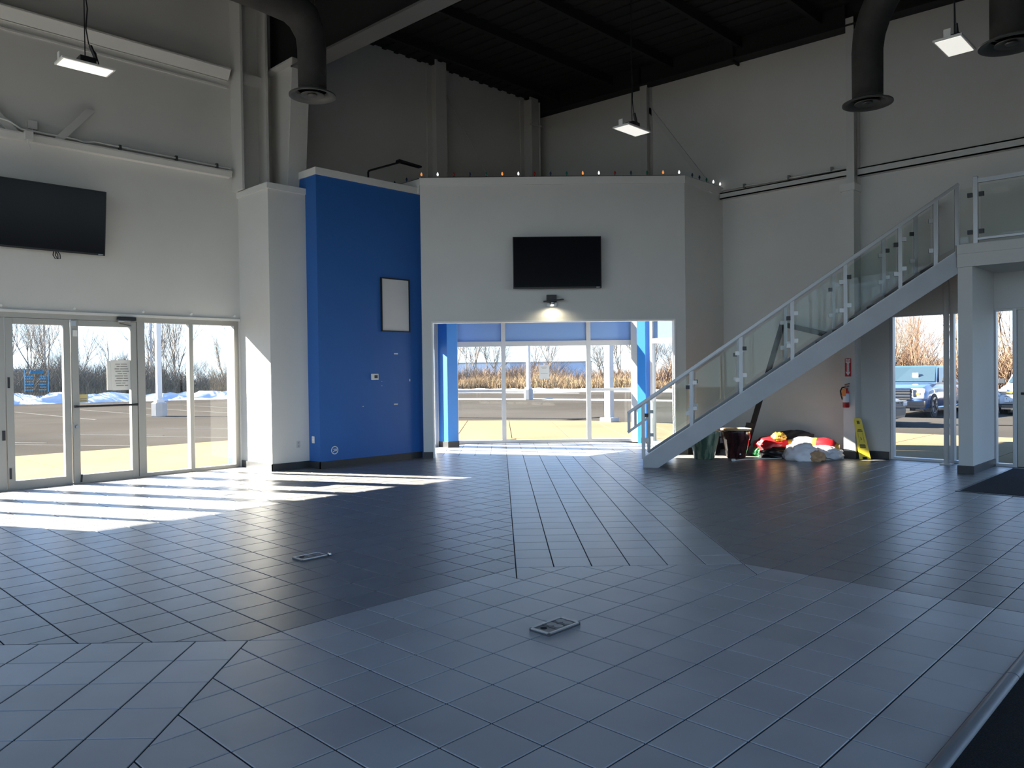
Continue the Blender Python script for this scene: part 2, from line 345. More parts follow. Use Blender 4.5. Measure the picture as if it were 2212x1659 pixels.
st(MB().extr([(-2.4,YL-0.45,16.42),(-1.98,YL-0.45,16.42),(-0.45,YL-0.2,18.25),(-0.85,YL-0.2,18.25)], (0,0.12,0)).build('wall_brace', STEEL), 'diagonal grey brace plate above the left TV', 'brace')
st(MB().extr([(-4.25,YL-0.4,16.42),(-3.75,YL-0.4,16.42),(-5.6,YL-0.2,18.4),(-6.1,YL-0.2,18.4)], (0,0.12,0)).build('wall_brace', STEEL), 'diagonal grey brace plate cut by the picture edge', 'brace')
# columns on the upper walls
def hcol_y(x0, x1, y0, z0, z1, lb, M=STEEL):     # H column standing against the left wall
    r = root('wall_column', ((x0+x1)/2, y0, z0), lb, 'column', None, 'structure')
    MB().box(x0, x1, y0, y0+0.1, z0, z1).build('flange', M, r)
    MB().box((x0+x1)/2-0.06, (x0+x1)/2+0.06, y0+0.1, YL, z0, z1).build('web', M, r)
    MB().box(x0, x1, YL-0.1, YL, z0, z1).build('flange', M, r)
    return r
hcol_y(20.75, 21.7, 27.3, 16.4, 26.6, 'grey steel column on the dark wall above the blue wall')
hcol_y(30.1, 31.0, 27.2, 16.4, 26.2, 'grey steel column in the upper corner of the room')
for x in (30.05, 30.95): MB().bar((x,27.05,16.4), (x,27.05,25.9), 0.1, 0.1).build('pipe', STEEL, bpy.data.objects['wall_column.001'])
MB().bar((29.8,27.0,24.0), (31.1,27.0,24.1), 0.07, 0.12).build('bracket', STEEL, bpy.data.objects['wall_column.001'])
def hcol_x(y0, y1, x0, z0, z1, lb):
    r = root('wall_column', (x0, (y0+y1)/2, z0), lb, 'column', None, 'structure')
    MB().box(x0, x0+0.1, y0, y1, z0, z1).build('flange', STEEL, r)
    MB().box(x0+0.1, XR, (y0+y1)/2-0.06, (y0+y1)/2+0.06, z0, z1).build('web', STEEL, r)
    MB().box(XR-0.1, XR, y0, y1, z0, z1).build('flange', STEEL, r)
    return r
hcol_x(17.45, 18.0, 31.3, 16.4, deckz(18)-1.25, 'slim grey steel column above the entry return wall')
c2 = hcol_x(3.47, 3.9, 31.05, 15.5, deckz(3.7)-0.9, 'grey steel column rising behind the middle of the staircase')
r = root('column_casing', (31.5, 3.85, 0), 'square grey column casing behind the stairs carrying the fire sign', 'column', None, 'structure')
MB().box(31.05, XR, 3.5, 4.15, 0, 15.2).build('casing', WALL, r)
MB().box(30.95, XR, 3.42, 4.25, 15.15, 15.55).build('cap', WTRIM, r)
MB().box(31.0, XR, 3.45, 4.2, 0, 0.42).build('rubber_base', BASE, r)
def girt_x(y0, y1, z0, z1, lb):
    r = root('wall_girt', (31.7, (y0+y1)/2, z0), lb, 'girt', None, 'structure')
    MB().box(31.55, XR, y0, y1, z1-0.07, z1).build('top_flange', STEEL, r)
    MB().box(31.55, XR, y0, y1, z0, z0+0.07).build('bottom_flange', STEEL, r)
    MB().box(31.55, 31.63, y0, y1, z0, z1).build('web', STEEL, r)
girt_x(3.95, 12.1, 16.1, 16.5, 'grey girt on the stair wall between entry wall and column')
girt_x(-24, 3.45, 16.0, 16.45, 'grey girt on the stair wall above the landing')
r = root('conduit', (31.9, 8, 16.7), 'thin pale conduit above the girt on the stair wall', 'conduit')
MB().tube([(31.75,12.1,16.72),(31.75,3.95,16.62)], 0.045, 8).build('pipe', WTRIM, r, smooth=True)
for y in (10.5, 7.6, 5.0): MB().box(31.7, 31.9, y-0.06, y+0.06, 16.6, 16.85).build('clip', CHROME, r)
MB().extr([(31.9,12.3,16.4),(31.9,12.75,16.4),(31.9,17.9,23.4),(31.9,17.5,23.4)], (0.08,0,0)).build('wall_brace', STEEL)
st(bpy.data.objects['wall_brace.002'], 'thin diagonal strap crossing behind the hanging lamp', 'brace')
r = root('tie_rod', (26, 28.2, 17), 'thin diagonal tie rod on the dark upper wall', 'rod')
MB().tube([(22.0,28.2,25.3),(28.6,28.2,17.0)], 0.03, 5).build('rod', STEEL, r)
tag(r, kind='structure')

# ------------------------------------------------------------------ glazing
def shopfront(nm, loc, M, bays, ends, cells, depth, y0, lb, FM, zt, GM=None, PM=None):
    """bays: [(x0,x1)], cells per bay: [(z0,z1,'g'|'p')]; members fill the rest"""
    r = root(nm, loc, lb, 'window', None, 'structure')
    xs = [ends[0]] + [x for b in bays for x in b] + [ends[1]]
    for k in range(0, len(xs), 2):
        if xs[k+1]-xs[k] > 0.01: MB(M).box(xs[k], xs[k+1], y0, y0+depth, 0, zt).build('mullion', FM, r, bevel=0.015)
    for (x0, x1), cs in zip(bays, cells):
        z = 0
        for z0, z1, t in cs:
            if z0-z > 0.01: MB(M).box(x0, x1, y0+0.01, y0+depth-0.01, z, z0).build('transom', FM, r)
            yc = y0+depth*0.55
            if t == 'g': MB(M).box(x0-0.02, x1+0.02, yc, yc+0.03, z0-0.02, z1+0.02).build('glass_pane', GM or GLASS, r)
            else: MB(M).box(x0-0.02, x1+0.02, yc-0.05, yc+0.05, z0-0.02, z1+0.02).build('spandrel_panel', PM or PANEL, r)
            z = z1
        if zt-z > 0.01: MB(M).box(x0, x1, y0+0.01, y0+depth-0.01, z, zt).build('transom', FM, r)
    return r
I4 = Matrix.Identity(4)
g1 = [(0.17, 7.95, 'g')]
shopfront('window_1', (4.2, 28.6, 0), I4, [(1.76,4.06),(4.28,6.6)], (1.39,6.86), [g1, g1], 0.42, 28.4, 'two tall fixed panes beside the grey pier', ALUM, 8.22)
shopfront('window_2', (-9.8, 28.6, 0), I4, [(-12.1,-9.85),(-9.65,-7.4)], (-12.3,-7.2), [g1, g1], 0.42, 28.4, 'two tall fixed panes beyond the left picture edge', ALUM, 8.22)
shopfront('added_window_7', (-22.5, 28.6, 0), I4, [(-28.8,-25.8),(-25.6,-22.6),(-22.4,-19.4),(-19.2,-16.2)], (-29,-16), [g1]*4, 0.42, 28.4, 'row of tall panes added for bounce light, far beyond the left picture edge', ALUM, 8.22)  # unseen panes added so more sun reaches the floor and bounces
st(MB().box(-7.2, 1.39, 28.4, 28.82, 7.97, 8.22).build('trim_8', ALUM), 'aluminium head rail above the glass doors', 'trim')
st(MB().box(-7.2, 1.39, 28.4, 28.82, -0.02, 0.03).build('trim_9', ALUM), 'aluminium threshold under the glass doors', 'trim')
st(MB().box(-12.3, 6.9, 28.25, 28.37, 8.2, 8.32).build('trim_10', WTRIM), 'pale wire cover above the glass doors', 'trim')
for k, x in enumerate((-4.6, -1.55, 1.66, 4.15, 6.58)):
    o = MB().tube([(x,28.36,8.48),(x,28.22,8.48)], 0.06, 8).build('wall_hook', WHITE)
    tag(o, 'tiny white screw hook above the glass doors', 'hook', 'screw hooks above the doors')
def leaf(nm, M, x0, x1, lb, sw=0.3, y0=0.0, d=0.32, z0=0.03, zt=7.95, rt=0.27, rb=0.36, FM=ALUM, loc=None):
    r = root(nm, loc, lb, 'door', None, 'structure')
    MB(M).box(x0, x0+sw, y0, y0+d, z0, zt).build('stile', FM, r, bevel=0.015)
    MB(M).box(x1-sw, x1, y0, y0+d, z0, zt).build('stile', FM, r, bevel=0.015)
    MB(M).box(x0+sw, x1-sw, y0, y0+d, zt-rt, zt).build('rail', FM, r)
    MB(M).box(x0+sw, x1-sw, y0, y0+d, z0, z0+rb).build('rail', FM, r)
    MB(M).box(x0+sw-0.02, x1-sw+0.02, y0+d*0.5, y0+d*0.5+0.03, z0+rb-0.02, zt-rt+0.02).build('glass_pane', GLASS, r)
    return r
ML = Matrix.Translation((0, 28.42, 0))
d1 = leaf('door_1', ML, -1.66, 1.36, 'glass door with push bar and taped notice', loc=(0, 28.5, 0))
d2 = leaf('door_2', ML, -4.42, -1.72, 'glass door with blue opening-hours lettering', loc=(-3, 28.5, 0))
d3 = leaf('door_3', ML, -7.18, -4.46, 'glass door cut off by the picture edge', loc=(-6, 28.5, 0))
MB().tube([(-1.6,28.2,3.74),(1.3,28.2,3.74)], 0.055, 10).build('push_bar', BLK, d1, smooth=True)
for x in (-1.55, 1.25): MB().box(x-0.05, x+0.05, 28.2, 28.44, 3.68, 3.8).build('bar_bracket', BLK, d1)
MB().box(0.42, 1.28, 28.15, 28.42, 8.0, 8.17).build('door_closer', BLK, d1, bevel=0.03)
MB().tube([(0.4,28.2,7.98),(1.0,28.25,7.98)], 0.07, 8).build('closer_cylinder', CHROME, d1, smooth=True)
MB().bar((0.5,28.22,7.86), (1.1,28.4,7.74), 0.06, 0.04).build('closer_arm', CHROME, d1)
MB().box(-1.62, -1.42, 28.34, 28.43, 7.15, 7.45).build('alarm_contact', WHITE, d1)
MB().tube([(-1.5,28.44,2.75),(-1.5,28.34,2.75)], 0.08, 12).build('lock_cylinder', CHROME, d1, smooth=True)
MB().box(-1.69, -1.63, 28.38, 28.44, 2.3, 2.9).build('lock_bolt', CHROME, d1)
MB().box(-1.66, -1.46, 28.36, 28.43, 7.65, 7.9).build('hinge', CHROME, d1)
MB().bar((-1.36,28.38,0.05), (-1.33,28.38,0.42), 0.08, 0.06).build('floor_bolt', BLK, d1)
for z in (0.5, 4.7): MB().box(-4.36, -4.28, 28.37, 28.43, z, z+0.5).build('flush_bolt', BLK, d2)
MB().box(-4.62, -4.5, 28.37, 28.43, 2.3, 2.75).build('flush_bolt', BLK, d3)
# diagonal entry glazing
MG = frame_m(Vector((23.0, 30.0, 0)), E1, N1)
def sx(X): return (X-23.0)*math.sqrt(2)
gl2 = [(0.22, 3.72, 'g'), (3.92, 7.05, 'g'), (7.4, 8.95, 'p'), (9.2, 15.9, 'g')]
glc = [(0.22, 7.05, 'g'), (7.4, 8.95, 'p'), (9.2, 15.9, 'g')]
shopfront('window_3', (28.5, 24.5, 0), MG, [(sx(23.95),sx(26.2)),(sx(26.42),sx(30.58)),(sx(30.8),sx(32.92))], (sx(23.6),sx(33.3)), [gl2, glc, gl2], 0.42, -0.15,
          'tall diagonal entry glazing with blue spandrel panels', ALUML, 16.3)
sdl = [(0.22, 7.05, 'g'), (7.4, 8.95, 'p'), (9.2, 15.2, 'g')]
shopfront('window_4', (19, 28.6, 0), I4, [(16.9,19.0),(19.2,21.2)], (16.6,21.4), [sdl, sdl], 0.42, 28.4, 'entry side window hidden behind the blue wall', ALUML, 15.6)
MRW = frame_m(Vector((XR, 0, 0)), Vector((0, -1, 0)), Vector((1, 0, 0)))   # local x = -Y, local y = outward
shopfront('window_5', (32.3, 15, 0), MRW, [(-17.7,-15.3),(-15.1,-12.6)], (-17.9,-12.3), [sdl, sdl], 0.42, 0.05, 'entry side window seen past the foot of the stairs', ALUML, 15.6)
gr = [(0.14, 7.95, 'g')]
shopfront('window_6', (32.3, -1, 0), MRW, [(-1.8,1.05),(1.25,2.95),(3.2,3.92)], (-1.95,4.1), [gr, gr, gr], 0.42, 0.05, 'tall window under the stairs looking out on parked cars', ALUML, 8.06)
shopfront('window_10', (32.3, -15, 0), MRW, [(9.2,12.0),(12.2,15.0),(15.2,18.0),(18.2,21.3)], (9.0,21.5), [gr]*4, 0.42, 0.05, 'tall panes under the landing beyond the right picture edge', ALUML, 8.06)
d4 = leaf('door_4', MRW, 4.12, 7.2, 'aluminium glass door beyond the landing wall', loc=(32.2, -5.6, 0), y0=0.08, FM=ALUM)
MB(MRW).tube([(4.35,-0.12,3.74),(6.9,-0.12,3.74)], 0.055, 8).build('push_bar', BLK, d4, smooth=True)
MB(MRW).box(4.3, 4.42, -0.12, 0.1, 3.68, 3.8).build('bar_bracket', BLK, d4)
st(MB(MRW).box(4.1, 7.4, 0.05, 0.47, 7.95, 8.06).build('trim_11', ALUM), 'head rail above the aluminium door', 'trim')
st(MB(MRW).box(7.2, 7.4, 0.05, 0.47, 0, 7.95).build('trim_12', ALUM), 'hinge jamb of the aluminium door', 'trim')

# ------------------------------------------------------------------ floor
def clip(poly, a, b, c, keep=1):          # keep a*x+b*y<=c
    outp = []
    for i in range(len(poly)):
        p = poly[i]; q = poly[(i+1) % len(poly)]
        dp = (a*p[0]+b*p[1]-c)*keep; dq = (a*q[0]+b*q[1]-c)*keep
        if dp <= 0: outp.append(p)
        if (dp < 0 < dq) or (dq < 0 < dp):
            t = dp/(dp-dq); outp.append((p[0]+(q[0]-p[0])*t, p[1]+(q[1]-p[1])*t))
    return outp
def area(p): return 0.5*sum(p[i][0]*p[(i+1) % len(p)][1]-p[(i+1) % len(p)][0]*p[i][1] for i in range(len(p)))
def subtract(poly, hs):
    res = []; cur = poly; it = poly
    for h in hs: it = clip(it, *h)
    if len(it) < 3 or abs(area(it)) < 1e-4: return [poly]
    for a, b, c in hs:
        o = clip(cur, a, b, c, -1)
        if len(o) > 2 and abs(area(o)) > 1e-4: res.append(o)
        cur = clip(cur, a, b, c, 1)
        if len(cur) < 3 or abs(area(cur)) < 1e-4: break
    return res
PF = [(-1,0,30), (1,0,32), (0,-1,10), (0,1,28.38), (1,1,53.2)]
D1 = [(-1,1,0.243), (1,-1,8.243), (-1,-1,-1.757), (1,1,41.15)]
D2 = [(-1,-1,-41.15)]
D3 = [(1,1,-5.7), (1,-1,-7.72)]
tiles = []
for i in range(-30, 33):
    for j in range(-10, 29):
        ps = [[(i,j),(i+1,j),(i+1,j+1),(i,j+1)]]
        for D in (D1, D2, D3): ps = [q for p in ps for q in subtract(p, D)]
        for p in ps:
            cx_ = sum(q[0] for q in p)/len(p); cy_ = sum(q[1] for q in p)/len(p)
            tiles.append((p, 1 if (cy_ < 1 and cx_ < 5) else 0, len(ps) == 1 and abs(area(p)-1) < 1e-6, (i, j)))
def diag(u0, v0, D, urange, vrange):      # grid along e=(1,-1), n=(1,1) from corner
    r2 = 1/math.sqrt(2)
    for a in range(*urange):
        for b in range(*vrange):
            q = [(u0[0]+(x-y*0+0)*r2*1+(y)*r2, u0[1]-x*r2+y*r2) for x, y in ((a,b),(a+1,b),(a+1,b+1),(a,b+1))]
            for h in D: q = clip(q, *h)
            if len(q) > 2 and abs(area(q)) > 1e-4: tiles.append((q, 1, False, None))
diag((0.757,1.0), 0, D1, (0,6), (0,30))
diag((0.757,1.0), 0, D2, (-20,26), (26,40))
diag((-6.71,1.01), 0, D3, (-26,0), (-22,0))
ft = []
for p, c, whole, ij in tiles:
    for h in PF: p = clip(p, *h)
    if len(p) < 3 or abs(area(p)) < 2e-3: continue
    if area(p) < 0: p = p[::-1]
    if abs(area(p)) < 0.999: whole = False
    cx_ = sum(q[0] for q in p)/len(p); cy_ = sum(q[1] for q in p)/len(p)
    pp = [proj((q[0], q[1], 0)) for q in p]; vis = 0
    if all(pp):
        c0 = proj((cx_, cy_, 0))
        if -40 < c0[0] < 2260 and c0[1] < 1720: vis = abs(area(pp))
    ft.append((vis, p, c, whole, ij))
ft.sort(key=lambda t: -t[0])
GI, CH, TH = 0.014, 0.007, 0.035
def inset(p, d):
    n = len(p); res = []
    for i in range(n):
        a = Vector(p[i-1]); b = Vector(p[i]); c = Vector(p[(i+1) % n])
        d1_ = (b-a).normalized(); d2_ = (c-b).normalized()
        n1 = Vector((-d1_.y, d1_.x)); n2 = Vector((-d2_.y, d2_.x)); k = 1+n1.dot(n2)
        res.append(b+(n1+n2)*(d/max(k, 0.3)))
    return res
def tile_geo(mb, p, ox=0, oy=0):
    a = inset(p, GI); b = inset(p, GI+CH); n = len(p)
    lo = [mb.P((v.x-ox, v.y-oy, -TH)) for v in a]; mi = [mb.P((v.x-ox, v.y-oy, -CH)) for v in a]; hi = [mb.P((v.x-ox, v.y-oy, 0)) for v in b]
    mb.face(hi)
    for i in range(n):
        j = (i+1) % n; mb.face((lo[i], lo[j], mi[j], mi[i])); mb.face((mi[i], mi[j], hi[j], hi[i]))
fl = root('floor', (0, 0, -0.06), 'charcoal and grey square floor tiles with diagonal pathways', 'floor', None, 'structure')
MB().prism([(-30,-10),(32,-10),(32,21.2),(24.85,28.38),(-30,28.38)], -0.12, -0.016).build('grout_bed', GROUT, fl)
shared = {}
for vis, p, c, whole, ij in ft[:300]:
    M = TLITE if c else TDARK
    if whole:
        if c not in shared:
            mb = MB(); tile_geo(mb, [(0,0),(1,0),(1,1),(0,1)])
            me = bpy.data.meshes.new('floor_tile'); me.from_pydata([tuple(v*S) for v in mb.v], [], mb.f); me.materials.append(M); shared[c] = me
        o = bpy.data.objects.new('tile', shared[c]); COL.objects.link(o); o.parent = fl
        o.location = Vector((ij[0], ij[1], 0.06))*S
    else:
        mb = MB(); ox, oy = p[0]; tile_geo(mb, p, ox, oy)
        me = bpy.data.meshes.new('cut_tile'); me.from_pydata([tuple(v*S) for v in mb.v], [], mb.f); me.materials.append(M)
        o = bpy.data.objects.new('tile', me); COL.objects.link(o); o.parent = fl; o.location = Vector((ox, oy, 0.06))*S
mb = MB(); tv = []
for vis, p, c, whole, ij in ft[300:]:
    mb.cm = c; n0 = len(mb.f); tile_geo(mb, p); tv += [random.random()]*(len(mb.f)-n0)
me = bpy.data.meshes.new('tile_field'); me.from_pydata([tuple(v*S+Vector((0,0,0.06*S))) for v in mb.v], [], mb.f)
me.materials.append(TDARK); me.materials.append(TLITE); me.polygons.foreach_set('material_index', mb.mi)
at = me.attributes.new('tv', 'FLOAT', 'FACE'); at.data.foreach_set('value', tv)
o = bpy.data.objects.new('tile_field', me); COL.objects.link(o); o.parent = fl; o['kind'] = 'stuff'
CARPET = mat('dark_carpet', (0.022, 0.022, 0.022), 0.95, spec=0.1, noise=0.5, nscale=160, bump=0.8, bscale=300)
st(MB().box(-30, -12, -24, -10.05, -0.12, -0.005).build('floor_rear', mat('pale_bounce_slab', (0.42, 0.41, 0.39), 0.5)), 'unseen floor behind the viewer, made pale to bounce sunlight', 'floor')  # unseen slab, coloured pale to throw sunlight back into the room
st(MB().box(-12, 32, -24, -10.05, -0.12, -0.005).build('carpet', CARPET), 'black carpet along the lower right of the tiled floor', 'carpet')
r = root('floor_edge', (0, -10.03, 0), 'rounded grey rubber edge strip between tiles and carpet', 'edge strip', None, 'structure')
EDG = mat('grey_rubber_edge', (0.12, 0.13, 0.14), 0.35)
for k in range(10):
    x0 = -30+k*6.2 + (0 if k else 0); mb = MB()
    prof = [(-10.2+0.1+0.11*math.cos(t*math.pi/6), 0.075*math.sin(t*math.pi/6)) for t in range(7)]
    mb.extr([(x0, y, z-0.01) for y, z in prof], (6.17, 0, 0)); mb.build('strip_piece', EDG, r, smooth=True)
from mathutils import noise as mnoise
# ------------------------------------------------------------------ televisions
def tv(name, M, w, h, lb, parent_loc, tilt=0.0, gap=0.35):
    r = root(name, parent_loc, lb, 'television')
    T = M @ Matrix.Rotation(tilt, 4, 'X')
    MB(T).box(-w/2, w/2, -0.12, 0.05, 0, h).build('casing', BLK, r, bevel=0.03)
    MB(T).box(-w/2+0.05, w/2-0.05, -0.135, -0.115, 0.09, h-0.05).build('screen', SCREEN, r)
    MB(T).box(w/2-0.32, w/2-0.12, -0.14, -0.12, 0.02, 0.07).build('logo_plate', CHROME, r)
    MB(M).box(-0.6, 0.6, 0.0, gap+0.05, h*0.35, h*0.7).build('wall_bracket', BLK, r)
    return r
MT1 = frame_m(Vector((-2.9, 27.95, 11.12)), Vector((1,0,0)), Vector((0,1,0)))
t1 = tv('television', MT1, 5.3, 3.1, 'large black TV on the wall above the glass doors', (-2.9, 27.95, 11.12), tilt=0.12, gap=0.35)
r = root('cable_loop', (-2.35, 28.0, 10.7), 'black cable loop hanging below the left TV', 'cable')
for dx in (0, 0.1):
    MB().tube([(-2.45+dx,28.05,11.15),(-2.5+dx,28.0,10.95),(-2.42+dx,27.95,10.78),(-2.3+dx,27.95,10.8),(-2.3+dx,28.0,11.0),(-2.38+dx,28.05,11.15)], 0.022, 6).build('loop', BLK, r, smooth=True)
MT2 = ME @ Matrix.Translation((8.19, -0.45, 10.13))
t2 = tv('television', MT2, 5.3, 3.1, 'black TV on the grey diagonal wall above the entry opening', tuple(MT2.translation), gap=0.45)
# emergency lamp below that TV
r = root('emergency_lamp', tuple((ME @ Vector((7.98,-0.2,9.1)))), 'small black emergency light glowing on the wall below the TV', 'wall lamp')
MB(ME).box(7.55, 8.15, -0.28, 0.0, 9.35, 9.78).build('housing', BLK, r, bevel=0.02)
MB(ME).extr([(7.35,-0.62,9.3),(8.55,-0.62,9.42),(8.55,-0.02,9.5),(7.35,-0.02,9.38)], (0,0,0.07)).build('hood', BLK, r)
MB(ME).lathe((7.88,-0.28,9.16), [(0.02,0),(0.12,0.03),(0.15,0.12),(0.13,0.2)], 16).build('lamp_head', CHROME, r, smooth=True)
MB(ME).lathe((7.88,-0.28,9.14), [(0.01,0),(0.09,0.0),(0.09,0.03)], 16).build('lens', mat('lit_lens', (1,1,1), 0.3, emit=(1,0.9,0.7), es=4.0), r)
MB(ME).box(7.55, 8.15, -0.1, -0.02, 9.08, 9.3).build('back_plate', CHROME, r)
ld = bpy.data.lights.new('emergency_lamp_light', 'SPOT'); ld.energy = 5.0; ld.color = (1, 0.88, 0.62); ld.spot_size = math.radians(165); ld.spot_blend = 0.6; ld.shadow_soft_size = 0.03
lo = bpy.data.objects.new('emergency_lamp_light', ld); COL.objects.link(lo); lo.parent = r
lo.location = Vector((ME @ Vector((7.88,-0.55,9.1))))*S - r.location; lo.rotation_euler = (0, 0, 0)

# ------------------------------------------------------------------ blue wall fittings
def wallbox(x0, x1, z0, z1, d=0.04, y=23.9): return MB().box(x0, x1, y-d, y, z0, z1)
r = root('picture_frame', (14.4, 23.9, 7.6), 'blank white board in a thin black frame on the blue wall', 'picture frame')
for b in ((13.38,15.48,7.62,7.69),(13.38,15.48,10.71,10.78),(13.38,13.45,7.69,10.71),(15.41,15.48,7.69,10.71)): wallbox(*b, d=0.1).build('frame_side', BLK, r)
wallbox(13.44, 15.42, 7.68, 10.72, d=0.05).build('board', mat('board_white', (0.62,0.61,0.62), 0.45), r)
r = root('thermostat', (12.86, 23.9, 4.8), 'small white thermostat on the blue wall', 'thermostat')
wallbox(12.62, 13.1, 4.8, 5.16, d=0.1).build('housing', WHITE, r, bevel=0.03)
wallbox(12.8, 13.02, 4.9, 5.08, d=0.115).build('display', mat('lcd_dark', (0.06,0.06,0.06), 0.3), r)
for x, z, ww, hh, lb in ((14.44,6.33,0.28,0.07,'upper white adhesive strip on the blue wall'), (14.38,3.34,0.28,0.07,'lower white adhesive strip on the blue wall'),
                         (15.45,4.75,0.05,0.14,'tiny upright white adhesive tab on the blue wall'), (13.38,4.7,0.06,0.02,'upper speck of plaster beside the thermostat'),
                         (13.38,4.45,0.06,0.02,'lower speck of plaster beside the thermostat'), (12.05,3.3,0.08,0.03,'small chip of plaster low on the blue wall')):
    tag(wallbox(x-ww/2, x+ww/2, z-hh/2, z+hh/2, d=0.02).build('adhesive_strip', WHITE), lb, 'sticker')
# registered-mark emblem
r = root('wall_emblem', (10.12, 23.9, 0.74), 'white ringed letter R emblem near the bottom of the blue wall', 'emblem')
ring = MB(); n = 40
for k in range(n):
    a0 = 2*math.pi*k/n; a1 = 2*math.pi*(k+1)/n
    q = [(10.12+rr*math.cos(a), 23.9, 0.95+rr*math.sin(a)) for rr, a in ((0.185,a0),(0.225,a0),(0.225,a1),(0.185,a1))]
    ring.extr(q, (0,-0.015,0))
ring.build('ring', WHITE, r)
def text(body, name, parent, loc, size, rot, M, ext=0.004, align='CENTER'):
    c = bpy.data.curves.new(name, 'FONT'); c.body = body; c.size = size*S; c.extrude = ext; c.align_x = align; c.align_y = 'CENTER'
    f = bpy.data.objects.new(name+'_src', c); COL.objects.link(f); bpy.context.view_layer.update()
    me = bpy.data.meshes.new_from_object(f.evaluated_get(bpy.context.evaluated_depsgraph_get())); bpy.data.objects.remove(f); bpy.data.curves.remove(c)
    me.materials.clear(); me.materials.append(M)
    o = bpy.data.objects.new(name, me); COL.objects.link(o); o.parent = parent
    o.location = Vector(loc)*S - parent.matrix_world.translation; o.rotation_euler = rot
    return o
text('R', 'letter', r, (10.12,23.88,0.95), 0.36, (math.pi/2, math.pi/2, 0), WHITE)
# outlets
def outlet(nm, M, lb, c):
    r = root(nm, c, lb, 'outlet')
    MB(M).box(-0.12, 0.12, -0.03, 0, -0.19, 0.19).build('cover_plate', c_ if False else WHITE2[0], r, bevel=0.01)
    for z in (-0.09, 0.09): MB(M).box(-0.05, 0.05, -0.04, -0.03, z-0.05, z+0.05).build('socket', WHITE2[1], r)
WHITE2 = [mat('grey_plate', (0.5,0.5,0.48), 0.4), mat('socket_face', (0.35,0.35,0.34), 0.4)]
outlet('wall_outlet', Matrix.Translation((8.51,25.0,1.33)), 'grey outlet plate on the grey pier', (8.51,25,1.14))
WHITE2 = [WHITE, mat('socket_face2', (0.6,0.6,0.58), 0.4)]
outlet('wall_outlet', frame_m(Vector((9.2,24.56,1.56)), Vector((0,-1,0)), Vector((1,0,0))), 'white outlet plate on the narrow side of the blue wall', (9.2,24.56,1.37))
# gooseneck lamp over the blue wall
r = root('gooseneck_lamp', (13.15, 24.6, 16.4), 'black gooseneck sign light standing on the blue wall cap', 'lamp')
MB().tube([(13.15,24.6,16.4),(13.15,24.6,16.95),(13.2,24.6,17.05),(13.35,24.6,17.12),(15.5,24.6,17.98)], 0.06, 8).build('arm', BLK, r, smooth=True)
MB().extr([(15.3,24.45,17.98),(15.35,24.45,18.12),(17.1,24.45,18.02),(17.1,24.45,17.92)], (0,0.35,0)).build('head', BLK, r, bevel=0.02)
MB().box(12.98, 13.32, 24.43, 24.77, 16.4, 16.46).build('base_plate', BLK, r)

# ------------------------------------------------------------------ light string on the entry wall
BC = {'o': mat('bulb_orange', (0.75,0.25,0.05), 0.2, emit=(1,0.35,0.08), es=0.35), 'w': mat('bulb_white', (0.9,0.9,0.9), 0.2, emit=(1,1,1), es=0.5),
      'r': mat('bulb_red', (0.35,0.02,0.02), 0.2), 'b': mat('bulb_blue', (0.03,0.05,0.12), 0.2), 'g': mat('bulb_green', (0.02,0.18,0.12), 0.2)}
r = root('light_string', tuple(ME @ Vector((8,0.1,16.92))), 'string of small coloured bulbs along the top of the entry wall', 'string lights')
pts = [(ME @ Vector((0.1+0.975*k, 0.06, 16.96))) for k in range(17)] + [Vector((28.4+0.85*k, 12.2, 16.96)) for k in range(5)]
pts = [Vector((16.3,26.2,16.96)), Vector((16.3,25.0,16.96))] + pts
MB().tube(pts, 0.025, 5).build('cord', BLK, r)
seq = 'bb' + 'owrbgowrbgowrbgow' + 'bbgww'
for p, c in zip(pts, seq):
    MB().lathe((p.x,p.y,p.z), [(0.02,0),(0.025,0.08)], 8).build('bulb_socket', BLK, r)
    MB().lathe((p.x,p.y,p.z+0.08), [(0.02,0),(0.06,0.06),(0.065,0.1),(0.045,0.17),(0.012,0.23)], 10).build('bulb', BC[c], r, smooth=True)

# ------------------------------------------------------------------ hanging high-bay lights and ducts
LENS = mat('led_diffuser', (0.9,0.9,0.88), 0.5, emit=(1.0,0.98,0.90), es=0.36)
def highbay(x, y, z, lb):
    r = root('high_bay_light', (x, y, z), lb, 'pendant light', 'hanging white LED panels')
    MB().box(x-0.98, x+0.98, y-0.5, y+0.5, z+0.02, z+0.1).build('housing', WHITE, r, bevel=0.02)
    MB().box(x-0.9, x+0.9, y-0.43, y+0.43, z, z+0.025).build('diffuser', LENS, r)
    MB().box(x-0.97, x-0.93, y-0.12, y+0.12, z+0.1, z+0.38).build('end_tab', WHITE, r)
    MB().box(x-0.25, x+0.35, y-0.25, y+0.25, z+0.1, z+0.42).build('driver_box', BLK, r, bevel=0.04)
    MB().tube([(x,y,z+0.42),(x,y,deckz(y)-0.02)], 0.022, 6).build('hanger_cable', BLK, r)
    MB().tube([(x+0.35,y,z+0.2),(x+0.5,y,z+0.3),(x+0.4,y,z+0.7),(x+0.14,y,z+1.0),(x+0.05,y,z+1.6),(x+0.12,y,z+2.4),(x+0.02,y,z+3.2),(x+0.03,y,deckz(y)-0.02)], 0.025, 6).build('power_cord', BLK, r, smooth=True)
    MB().tube([(x+0.43,y,z+0.4),(x+0.2,y,z+0.95)], 0.07, 8).build('plug', BLK, r, smooth=True)
highbay(-3.2, 20.75, 17.5, 'hanging white LED panel above the left TV')
highbay(18.9, 9.95, 17.3, 'hanging white LED panel in front of the upper room corner')
highbay(19.35, -4.6, 17.3, 'hanging white LED panel beside the big black duct outlet')
highbay(7.5, 0.0, 17.3, 'hanging white LED panel overhead, out of the picture')
